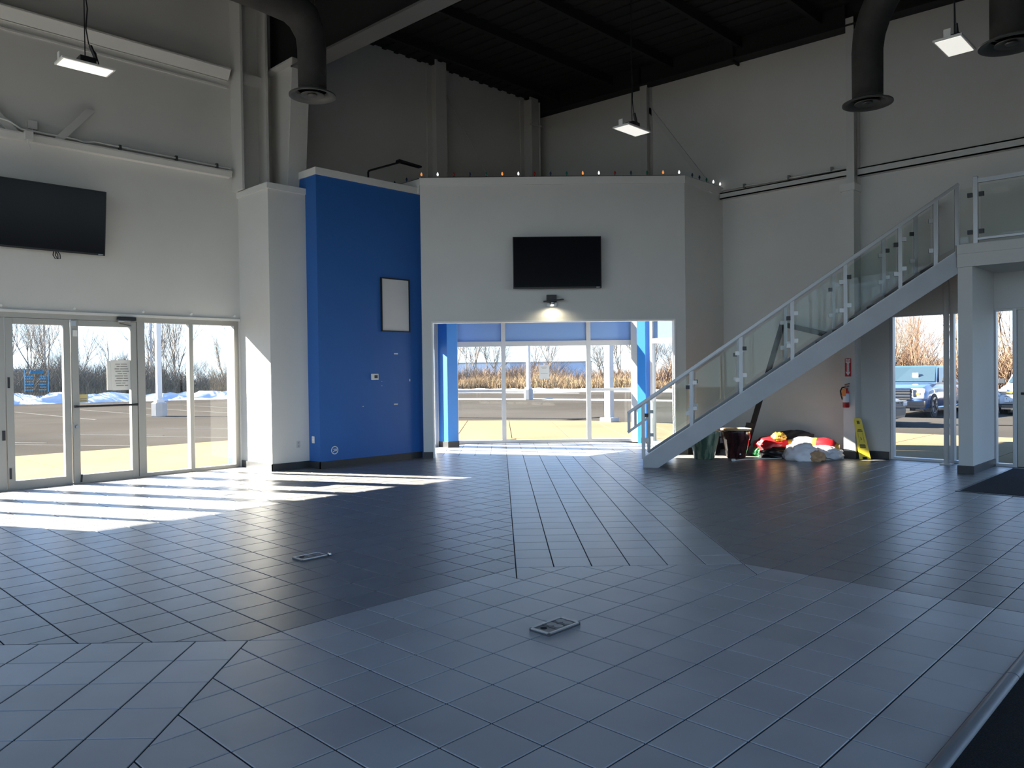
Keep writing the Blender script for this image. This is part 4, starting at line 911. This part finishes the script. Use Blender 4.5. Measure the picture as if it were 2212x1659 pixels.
# ------------------------------------------------------------------ outdoors: building trim, poles, snow
st(MB().box(6.95, 9.5, 29.0, 30.1, -0.1, 17).build('exterior_pier', BLUEX), 'blue textured pier outside the last pane', 'pier')
st(MB().box(31.6, 33.6, 1.96, 2.25, -0.1, 0.0).build('trim_13', CONC), 'concrete sill outside the stair window', 'trim')
PW = mat('white_pole_paint', (0.42,0.43,0.44), 0.4); PB = mat('pole_base_concrete', (0.30,0.30,0.295), 0.8, noise=0.08, nscale=2, bump=0.2, bscale=12)
def pole(x, y, bw, bh, pw, h, lb, heads=True):
    r = root('lamp_post', (x, y, -0.15), lb, 'lamp post', 'parking lot lamp posts')
    MB().lathe((x,y,-0.15), [(bw/2*0.98,0),(bw/2,0.1),(bw/2,bh-0.12),(bw/2-0.1,bh)], 8).build('concrete_base', PB, r)
    MB().box(x-pw*0.85, x+pw*0.85, y-pw*0.85, y+pw*0.85, bh-0.15, bh+0.3).build('base_cover', PW, r, bevel=0.04)
    MB().box(x-pw/2, x+pw/2, y-pw/2, y+pw/2, bh, h).build('shaft', PW, r)
    if heads:
        for s in (-1, 1):
            MB().bar((x,y,h-0.3), (x+s*2.5,y,h-0.1), 0.2, 0.2).build('arm', PW, r)
            MB().box(x+s*2.5-1, x+s*2.5+1, y-0.6, y+0.6, h-0.2, h+0.2).build('lamp_head', PW, r, bevel=0.05)
pole(28.3, 94.5, 2.1, 1.85, 0.62, 30, 'white lamp post on a concrete base, nearer one outside the fixed panes')
pole(66.5, 197, 2.3, 2.2, 0.62, 32, 'white lamp post by the snow bank, farther one outside the fixed panes')
pole(96.7, 89.7, 1.75, 2.1, 0.6, 30, 'white lamp post seen through the centre pane of the entry glazing')
pole(46.5, 215, 1.5, 1.0, 0.5, 34, 'thin grey lamp post behind the thicket outside the push-bar door')
r = root('canopy_post', (50.5,35.4,-0.1), 'white square post on the apron outside the entry glazing', 'post')
MB().box(50.15, 50.85, 35.05, 35.75, -0.04, 22).build('shaft', PW, r)
MB().box(49.8, 51.2, 34.7, 36.1, -0.05, 0.4).build('base_block', PW, r, bevel=0.05)
MB().box(49.3, 51.7, 34.2, 36.6, 22, 22.6).build('cap', PW, r)
def mound(name, line, wd, ht, seed, lb, M=None, rough=0.5):
    mb = MB(); L = [Vector((*p,0)) for p in line]; ring = []; n = 9; tot = 0
    pts = []
    for a, b in zip(L, L[1:]):
        k = max(2, int((b-a).length/1.6))
        for i in range(k): pts.append(a.lerp(b, i/k))
    pts.append(L[-1])
    for i, p in enumerate(pts):
        d = (pts[min(i+1,len(pts)-1)]-pts[max(i-1,0)]).normalized(); nn = Vector((-d.y,d.x,0)); row = []
        e = min(1, i/3, (len(pts)-1-i)/3)
        for j in range(n):
            t = j/(n-1)*2-1; hh = ht*max(0,1-t*t)*(0.75+rough*mnoise.noise(Vector((i*0.5,j*0.9,seed))))*e + 0.3*rough*ht*mnoise.noise(Vector((i*1.3,j*1.7,seed+5)))*(1-abs(t))*e
            row.append(mb.P(p+nn*t*wd/2*(1+0.25*mnoise.noise(Vector((i*0.3,j,seed+9))))+Vector((0,0,-0.16+max(hh,0)+0.02))))
        ring.append(row)
    for a, b in zip(ring, ring[1:]):
        for j in range(n-1): mb.face((a[j],a[j+1],b[j+1],b[j]))
    for rowl in (ring[0], ring[-1]): mb.face(rowl)
    mb.face([rw[0] for rw in ring]+[rw[-1] for rw in ring[::-1]])
    o = mb.build(name, M or SNOW, smooth=True); return tag(o, lb, 'snow')
mound('snow_bank', [(-30,182),(0,179),(30,176.5),(50,171),(71,166),(95,162),(112,163)], 9, 1.9, 1.3, 'long ploughed snow bank at the edge of the lot, left side', rough=0.9)
mound('snow_bank', [(122,172),(135,164),(146,147),(151,113),(154,90),(158,60)], 6, 0.9, 4.1, 'low snow ridge along the brush beyond the entry glazing')
mound('snow_strip', [(88,116),(92,106),(95.5,98),(98.5,89),(100,80),(102,66),(104,54)], 3.2, 0.25, 7.7, 'thin strip of snow on the asphalt around the entry lamp post')
mound('snow_strip', [(126,150),(130,140),(134,124),(137,110)], 1.8, 0.2, 9.7, 'thin broken streak of snow on the asphalt nearer the ridge')
# far buildings
def shed(name, c, w, d, h, ang, lb, M1, M2):
    T = Matrix.Translation(c) @ Matrix.Rotation(ang, 4, 'Z'); r = root(name, c, lb, 'building')
    MB(T).box(-w/2, w/2*0.1, -d/2, d/2, -1, h).build('wall', M1, r); MB(T).box(w/2*0.1, w/2, -d/2, d/2, -1, h).build('wall', M2, r)
    MB(T).box(-w/2-0.5, w/2+0.5, -d/2-0.5, d/2+0.5, h, h+0.6).build('roof', mat('shed_roof', (0.36,0.365,0.375), 0.5), r)
    for k in range(5): MB(T).box(-w/2+w*(k+0.7)/6, -w/2+w*(k+0.7)/6+2.4, -d/2-0.1, -d/2, 0, 4.5).build('loading_door', mat('shed_door', (0.060,0.110,0.210), 0.5), r)
shed('warehouse', (330,330,0), 110, 30, 11.2, -math.pi/4, 'long low white and blue warehouse behind the brush', mat('shed_white', (0.75,0.76,0.78), 0.6), mat('shed_blue', (0.42,0.50,0.62), 0.6))
shed('warehouse', (74,345,0), 26, 20, 8.5, 0.0, 'small brick-red shed behind the thicket outside the lettered door', mat('shed_grey', (0.180,0.190,0.220), 0.6), mat('shed_red', (0.170,0.090,0.070), 0.7))
# ------------------------------------------------------------------ outdoors: trees and brush
def ramp_mat(name, cols, attr='tv'):
    M = mat(name, cols[0], 0.85, spec=0.1); n = M.node_tree.nodes; L = M.node_tree.links
    a = n.new('ShaderNodeAttribute'); a.attribute_name = attr; cr = n.new('ShaderNodeValToRGB')
    e = cr.color_ramp.elements; e[0].color = (*cols[0],1); e[1].color = (*cols[-1],1)
    for i, c in enumerate(cols[1:-1]): q = e.new((i+1)/(len(cols)-1)); q.color = (*c,1)
    L.new(a.outputs['Fac'], cr.inputs[0]); L.new(cr.outputs[0], n['Principled BSDF'].inputs['Base Color']); return M
BARK = mat('grey_bark', (0.12,0.10,0.08), 0.9, noise=0.2, nscale=4); BARKT = mat('tawny_twigs', (0.19,0.12,0.075), 0.9)
def tree_mesh(seed, h, spread, depth=5, multi=1, r0=0.22):
    rnd = random.Random(seed); tr = MB(); tw = MB()
    def grow(p, d, L, r, lev):
        n = 3 if lev < 2 else 2; pts = [p]; q = p.copy(); dd = d.copy()
        for i in range(n):
            dd = (dd+Vector((rnd.uniform(-1,1),rnd.uniform(-1,1),rnd.uniform(-0.4,0.8)))*0.13).normalized(); q = q+dd*L/n; pts.append(q.copy())
        (tr if lev < 2 else tw).tube(pts, [r*(1-0.45*i/n) for i in range(n+1)], 5 if lev == 0 else (4 if lev < 2 else 3), cap=False)
        if lev >= depth: return
        k = 3 if lev < 3 else 2
        for i in range(k+(1 if rnd.random() < 0.5 else 0)):
            t = rnd.uniform(0.35,1.0) if i else 1.0; base = pts[0].lerp(pts[-1], t)
            a = rnd.uniform(0,6.283); sp = spread*(rnd.uniform(0.5,1.1) if i else rnd.uniform(0.1,0.5))
            side = dd.orthogonal().normalized(); side.rotate(Matrix.Rotation(a,3,dd))
            nd = (dd*math.cos(sp)+side*math.sin(sp)+Vector((0,0,0.12))).normalized()
            grow(base, nd, L*rnd.uniform(0.58,0.82), r*0.58, lev+1)
    for m_ in range(multi):
        a = rnd.uniform(0,6.28); grow(Vector((0,0,-0.2)), Vector((math.cos(a)*0.22*(multi > 1),math.sin(a)*0.22*(multi > 1),1)).normalized(), h*0.34, r0, 0)
    res = []
    for mb_, nm in ((tr,'trunk'),(tw,'twigs')):
        me = bpy.data.meshes.new(nm); me.from_pydata([tuple(v*S) for v in mb_.v], [], mb_.f); me.polygons.foreach_set('use_smooth',[True]*len(me.polygons)); res.append(me)
    return res
VAR = [tree_mesh(11,20,0.55,5,1), tree_mesh(12,22,0.5,5,2), tree_mesh(13,15,0.7,5,3,0.14), tree_mesh(14,24,0.42,5,1,0.26), tree_mesh(15,13,0.75,5,4,0.12), tree_mesh(16,18,0.6,5,2)]
for v in VAR:
    v[0].materials.append(BARK); v[1].materials.append(BARK)
VT = []
for v in VAR:
    w2 = [v[0].copy(), v[1].copy()]
    for me in w2: me.materials.clear(); me.materials.append(BARKT)
    VT.append(w2)
rt = random.Random(5)
def tree(x, y, v, sc, lb, grp, tawny=False):
    r = root('bare_tree', (x, y, -0.15), lb, 'tree', grp)
    for me, nm in zip((VT if tawny else VAR)[v], ('trunk','twigs')):
        o = bpy.data.objects.new(nm, me); COL.objects.link(o); o.parent = r
    r.rotation_euler = (0,0,rt.uniform(0,6.28)); r.scale = (sc, sc, sc*rt.uniform(0.95,1.1))
for k in range(17):
    tree(24+k*4.4+rt.uniform(-1.5,1.5), rt.uniform(184,212), rt.choice([0,1,2,2,4,4,5]), rt.uniform(0.85,1.15), 'bare grey tree in the thicket outside the glass doors', 'bare trees outside the glass doors')
for x, y, v in ((66,200,3),(70,202,3),(73.5,199,3)):
    tree(x, y, v, 1.25, 'tall slender bare tree rising beside the farther lamp post', 'slender trees by the lamp post')
for k in range(16):
    t = k/15; tree(158+58*t+rt.uniform(-6,6), 205-75*t+rt.uniform(-6,6), rt.choice([0,1,1,3,5,2]), rt.uniform(0.9,1.2), 'bare tree in the brush beyond the entry glazing', 'bare trees beyond the entry glazing')
tree(118, 78, 0, 1.15, 'wide branching bare tree behind the white post', None)
for k in range(7):
    tree(rt.uniform(128,160), 12+k*4.2+rt.uniform(-1,1), rt.choice([1,2,4,4,5]), rt.uniform(0.95,1.2), 'tawny bare tree behind the parked blue pickup', 'tawny trees behind the parked cars', True)
tree(118, 30.2, 0, 0.85, 'grey bare tree above the pickup windscreen', None)
tree(122, 16.5, 0, 0.9, 'grey bare tree above the white car', None)
def brush(name, spots, n, hmin, hmax, cols, seed, lb, lean=0.35, thick=0.07, branch=0):
    rnd = random.Random(seed); v = []; f = []; tv = []
    for i in range(n):
        a, b, wd = rnd.choice(spots); t = rnd.random()
        x = a[0]+(b[0]-a[0])*t+rnd.uniform(-wd,wd); y = a[1]+(b[1]-a[1])*t+rnd.uniform(-wd,wd)
        h = rnd.uniform(hmin,hmax)*(0.75+0.5*mnoise.noise(Vector((x*0.06,y*0.06,seed)))); an = rnd.uniform(0,6.28); l = rnd.uniform(0,lean)*h
        p0 = Vector((x,y,-0.2)); c = rnd.random()
        stems = [(p0, Vector((math.cos(an)*l*0.35,math.sin(an)*l*0.35,h*0.55)), Vector((math.cos(an)*l,math.sin(an)*l,h)), thick)]
        for q in range(branch):
            t0 = rnd.uniform(0.25,0.75); bs = p0+stems[0][1]*t0*1.6; a2 = rnd.uniform(0,6.28); bl = h*rnd.uniform(0.25,0.5)
            stems.append((bs, Vector((math.cos(a2)*bl*0.3,math.sin(a2)*bl*0.3,bl*0.45)), Vector((math.cos(a2)*bl*0.75,math.sin(a2)*bl*0.75,bl*0.75)), thick*0.7))
        for s0, m1, e1, th in stems:
            b0 = len(v)
            for q, rr in ((s0,th),(s0+m1,th*0.8)):
                for k in range(3): v.append(tuple((q+Vector((math.cos(k*2.094+an),math.sin(k*2.094+an),0))*rr)*S))
            v.append(tuple((s0+e1)*S))
            for k in range(3):
                k2 = (k+1) % 3; f.append((b0+k,b0+k2,b0+3+k2,b0+3+k)); f.append((b0+3+k,b0+3+k2,b0+6)); tv += [c,c]
    me = bpy.data.meshes.new(name); me.from_pydata(v,[],f)
    a_ = me.attributes.new('tv','FLOAT','FACE'); a_.data.foreach_set('value',tv)
    me.materials.append(ramp_mat(name+'_mat_%d' % seed, cols)); o = bpy.data.objects.new(name, me); COL.objects.link(o)
    return tag(o, lb, 'brush', None, 'stuff')
brush('brushwood', [((-10,190),(120,190),12)], 9000, 4, 13, [(0.067,0.055,0.042),(0.126,0.101,0.076),(0.101,0.084,0.067),(0.168,0.126,0.084)], 2, 'grey brown brushwood thicket behind the left snow bank', 0.8, 0.07, 3)
brush('dry_reeds', [((0,182),(112,176),4)], 4500, 1.5, 4.0, [(0.151,0.105,0.059),(0.210,0.151,0.084),(0.109,0.080,0.050)], 3, 'dry tan weeds along the left snow bank', 0.4, 0.06)
brush('brushwood', [((128,225),(170,178),12),((170,178),(190,80),10)], 8000, 3, 11, [(0.143,0.092,0.059),(0.202,0.134,0.084),(0.126,0.092,0.071),(0.231,0.160,0.101)], 4, 'tan brushwood band beyond the entry glazing', 0.8, 0.08, 3)
brush('dry_reeds', [((132,182),(152,160),4),((152,160),(163,78),4)], 8000, 2.5, 6.0, [(0.218,0.151,0.080),(0.277,0.202,0.113),(0.176,0.113,0.063)], 5, 'golden dry reeds along the low snow ridge', 0.7, 0.08, 1)
brush('brushwood', [((140,0),(140,62),14)], 8000, 4, 13, [(0.210,0.126,0.071),(0.260,0.168,0.101),(0.168,0.105,0.067),(0.277,0.193,0.126)], 6, 'orange tan brushwood behind the parked cars', 0.8, 0.07, 3)
# ------------------------------------------------------------------ parked vehicles (nose towards the building, -X)
TYRE = mat('tyre_rubber', (0.015,0.015,0.016), 0.8); RIM = mat('alloy_rim', (0.55,0.56,0.58), 0.3, metal=0.8)
CGL = mat('car_glass', (0.03,0.05,0.06), 0.05, spec=0.8); LAMP = mat('headlamp', (0.55,0.56,0.58), 0.1, coat=0.5); TRIMD = mat('car_trim_dark', (0.02,0.022,0.025), 0.5)
def loft(mb, secs):
    rings = [[mb.P(p) for p in s] for s in secs]
    for a, b in zip(rings, rings[1:]):
        for i in range(len(a)): mb.face((a[i], a[(i+1) % len(a)], b[(i+1) % len(b)], b[i]))
    mb.face(rings[0][::-1]); mb.face(rings[-1])
def vehicle(name, X, Y, W, lb, paint, body, cab, wheels, wr, truck=True, cat='car', ang=0.0):
    """body: [(x, z0, z1, inset)], cab: [(x, z, inset)] outline over the belt; Y is the near-side (low y) flank"""
    r = root(name, (X+6, Y+W/2, -0.15), lb, cat)
    T = Matrix.Translation((X, Y, -0.15)) @ Matrix.Rotation(ang, 4, 'Z')
    mb = MB(T); secs = []
    for x, z0, z1, ins in body:
        a, b = ins, W-ins; zm = z0+(z1-z0)*0.72
        secs.append([(x,a+0.25,z0),(x,b-0.25,z0),(x,b,z0+0.35),(x,b,zm),(x,b-0.3,z1-0.06),(x,b-0.7,z1),(x,a+0.7,z1),(x,a+0.3,z1-0.06),(x,a,zm),(x,a,z0+0.35)])
    loft(mb, secs); bo = mb.build('body', paint, r, smooth=True)
    mb = MB(T); (xa,za,ia),(xb,zb,ib),(xc,zc,ic),(xd,zd,id_) = cab
    secs = [[(xa,ia,za-0.2),(xa,W-ia,za-0.2),(xa+0.02,W-ia,za),(xa+0.02,ia,za)],
            [(xb,ia,za-0.2),(xb,W-ia,za-0.2),(xb,W-ib,zb),(xb,ib,zb)],
            [(xc,id_,zd-0.2),(xc,W-id_,zd-0.2),(xc,W-ic,zc),(xc,ic,zc)],
            [(xd,id_,zd-0.2),(xd,W-id_,zd-0.2),(xd-0.02,W-id_,zd),(xd-0.02,id_,zd)]]
    loft(mb, secs); mb.build('cabin', paint, r, bevel=0.06, smooth=True)
    e = 0.06
    def lp(p, q, t): return tuple(p[i]+(q[i]-p[i])*t for i in range(3))
    A, B, C_, D = (xa-e,ia+0.15,za+0.1),(xb-e,ib+0.15,zb-0.05),(xb-e,W-ib-0.15,zb-0.05),(xa-e,W-ia-0.15,za+0.1)
    MB(T).extr([lp(A,B,0.06),lp(A,B,0.93),lp(D,C_,0.93),lp(D,C_,0.06)], (0.05,0,0.02)).build('windscreen', CGL, r)
    for s in (0, 1):
        y0, y1 = (ia-e, ib-e) if s == 0 else (W-ia+e, W-ib+e)
        f = 0.88; zt = za+(zb-za)*f; yt = y0+(y1-y0)*f
        xm = (xb+xc)/2
        dy = 0.03 if s == 0 else -0.03
        MB(T).extr([(xa+0.75,y0,za+0.12),(xm-0.12,y0,za+0.12),(xm-0.12,yt,zt),(xb+0.1,yt,zt)], (0,dy,0)).build('side_window', CGL, r)
        MB(T).extr([(xm+0.12,y0,za+0.12),(xd-0.6,y0,za+0.12),(xc-0.1,yt,zt),(xm+0.12,yt,zt)], (0,dy,0)).build('side_window', CGL, r)
        ym = -0.75 if s == 0 else W+0.1
        MB(T).box(xa+0.95, xa+1.3, ym, ym+0.65, za+0.1, za+0.65).build('wing_mirror', TRIMD, r, bevel=0.05)
        for zz in (wr*0.9,): pass
    for x in wheels:
        for s in (0, 1):
            y0 = -0.05 if s == 0 else W-0.75
            wl = MB(T); n = 24
            wl.tube([(x,y0,wr),(x,y0+0.8,wr)], wr, n); wo = wl.build('wheel', TYRE, r, smooth=True)
            yy = y0-0.02 if s == 0 else y0+0.82
            MB(T).tube([(x,yy,wr),(x,yy+0.04,wr)], wr*0.68, n).build('rim', RIM, wo, smooth=True)
            for k in range(6):
                a = k*math.pi/3+0.2; yk = yy-0.03 if s == 0 else yy+0.05
                MB(T).bar((x,yk,wr), (x+math.cos(a)*wr*0.6,yk,wr+math.sin(a)*wr*0.6), 0.1, 0.16, up=(0,1,0)).build('spoke', TRIMD, wo)
            MB(T).tube([(x,0.02 if s == 0 else W-0.4,wr*1.02),(x,0.4 if s == 0 else W-0.02,wr*1.02)], wr*1.18, n).build('wheel_arch', TRIMD, r)
    return r, T
PB1 = mat('blue_car_paint', (0.06,0.115,0.24), 0.22, metal=0.4, coat=1.0)
W = 6.3
tk, T = vehicle('pickup_truck', 74.0, 12.2, W, 'blue pickup truck with chrome grille parked outside the stair window', PB1,
    [(0,1.0,2.5,0.35),(0.35,0.85,3.2,0.12),(1.2,0.8,3.42,0.02),(4.6,0.8,3.6,0.0),(13.2,0.8,3.5,0.0),(13.3,0.8,3.45,0.0),(18.6,0.85,3.45,0.05)],
    [(4.4,3.55,0.22),(6.6,5.5,0.72),(10.8,5.52,0.75),(12.9,3.45,0.2)], (2.85,14.8), 1.25, cat='truck')
CHR = mat('car_chrome', (0.75,0.76,0.78), 0.15, metal=1.0)
MB(T).box(-0.08, 0.4, 1.45, W-1.45, 1.95, 3.05).build('grille', TRIMD, tk, bevel=0.08)
for z in (2.2,2.52,2.84): MB(T).box(-0.14, 0.0, 1.5, W-1.5, z-0.06, z+0.06).build('grille_bar', CHR, tk)
for z in (1.92,3.06): MB(T).box(-0.12, 0.1, 1.4, W-1.4, z-0.05, z+0.05).build('grille_bar', CHR, tk)
for y0 in (0.2, W-1.35):
    MB(T).box(-0.02, 0.5, y0, y0+1.15, 2.05, 3.1).build('headlamp', LAMP, tk, bevel=0.08)
    MB(T).box(-0.06, 0.1, y0+0.35, y0+0.85, 2.45, 2.65).build('turn_signal', mat('amber_lens', (0.7,0.22,0.05), 0.3), tk)
    MB(T).box(-0.07, 0.1, y0+0.75 if y0 < 1 else y0+0.1, y0+1.02 if y0 < 1 else y0+0.37, 2.2, 2.95).build('lamp_lens', CHR, tk)
MB(T).extr([(-0.3,0.1,1.1),(-0.3,W-0.1,1.1),(-0.3,W-0.1,1.8),(-0.3,W-1.6,1.75),(-0.3,W-2.1,1.45),(-0.3,2.1,1.45),(-0.3,1.6,1.75),(-0.3,0.1,1.8)], (0.5,0,0)).build('bumper', CHR, tk)
MB(T).box(-0.2, 0.3, 1.5, W-1.5, 0.75, 1.15).build('air_dam', TRIMD, tk)
MB(T).box(3.9, 13.6, -0.1, 0.15, 0.65, 0.85).build('running_board', CHR, tk)
MB(T).box(5.0, 5.3, 2.2, 2.8, 3.9, 4.7).build('seat_back', mat('seat_pale', (0.5,0.5,0.47), 0.7), tk)
for x in (8.7, 12.0): MB(T).box(x, x+0.04, -0.02, 0.02, 1.0, 3.4).build('door_seam', TRIMD, tk)
PWH = mat('white_car_paint', (0.5,0.5,0.495), 0.25, coat=1.0)
sv, T = vehicle('suv', 84.5, 2.1, 6.1, 'white car facing the building, seen through the narrow side pane', PWH,
    [(0,0.9,2.3,0.4),(0.4,0.75,2.75,0.15),(1.2,0.7,3.0,0.02),(4.0,0.7,3.35,0.0),(14.6,0.7,3.4,0.0),(15.2,0.8,3.3,0.2)],
    [(3.8,3.25,0.25),(6.4,5.3,0.85),(13.2,5.25,0.85),(15.0,3.35,0.3)], (2.7,12.2), 1.1)
W = 6.1
MB(T).box(-0.06, 0.3, 0.5, W-0.5, 2.42, 2.56).build('grille_bar', TRIMD, sv); MB(T).box(-0.08, 0.3, 0.5, W-0.5, 2.3, 2.4).build('grille_bar', CHR, sv)
MB(T).box(-0.06, 0.3, 0.9, W-0.9, 1.35, 2.0).build('grille', TRIMD, sv)
for z in (1.5,1.68,1.86): MB(T).box(-0.09, 0.2, 0.9, W-0.9, z-0.04, z+0.04).build('grille_bar', CHR, sv)
MB(T).box(-0.14, -0.02, W-2.1, W-0.9, 1.38, 1.95).build('licence_plate', WHITE, sv)
for yy, z in ((W-1.9,1.75),(W-1.1,1.75),(W-1.6,1.5),(W-1.4,1.5)): MB(T).box(-0.16, -0.13, yy-0.04, yy+0.04, z-0.04, z+0.04).build('plate_screw', TRIMD, sv)
yc = W-1.5
MB(T).extr([(-0.12,yc-0.42,2.42),(-0.12,yc-0.12,2.42),(-0.12,yc-0.1,2.36),(-0.12,yc+0.14,2.36),(-0.12,yc+0.14,2.42),(-0.12,yc+0.42,2.42),(-0.12,yc+0.36,2.54),(-0.12,yc+0.12,2.54),(-0.12,yc+0.1,2.6),(-0.12,yc-0.14,2.6),(-0.12,yc-0.14,2.54),(-0.12,yc-0.36,2.54)], (0.06,0,0)).build('emblem', mat('gold_emblem', (0.65,0.45,0.10), 0.3, metal=0.6), sv)
MB(T).box(-0.25, 0.2, 0.2, W-0.2, 1.05, 1.2).build('bumper_lip', TRIMD, sv); MB(T).box(-0.2, 0.3, 0.6, W-0.6, 0.6, 0.8).build('skid_plate', CHR, sv)
for y0 in (0.15, W-1.1): MB(T).box(0.0, 0.8, y0, y0+0.95, 2.45, 2.8).build('headlamp', LAMP, sv, bevel=0.06)
PDK = mat('slate_car_paint', (0.06,0.09,0.12), 0.2, metal=0.3, coat=1.0)
dk, T = vehicle('sedan', 64.0, 10.9, 5.9, 'dark slate car nosing in from the window edge before the pickup', PDK,
    [(0,0.7,1.9,0.5),(0.4,0.55,2.3,0.2),(1.2,0.5,2.6,0.05),(4.4,0.5,3.0,0.0),(14.2,0.55,3.1,0.0),(15.0,0.7,2.9,0.3)],
    [(4.2,2.9,0.3),(6.9,4.6,0.9),(11.0,4.55,0.9),(13.6,3.05,0.4)], (2.8,12.0), 1.05, ang=math.pi/2)
for y0 in (0.1, 4.7): MB(T).box(-0.02, 0.9, y0, y0+1.05, 1.75, 2.15).build('headlamp', LAMP, dk, bevel=0.06)
MB(T).box(-0.05, 0.3, 0.4, 5.5, 2.2, 2.28).build('chrome_strip', CHR, dk); MB(T).box(-0.06, 0.3, 0.9, 5.0, 0.9, 1.5).build('grille', TRIMD, dk)
for _o in bpy_update:
    if 'o_' in _o: del _o['o_']
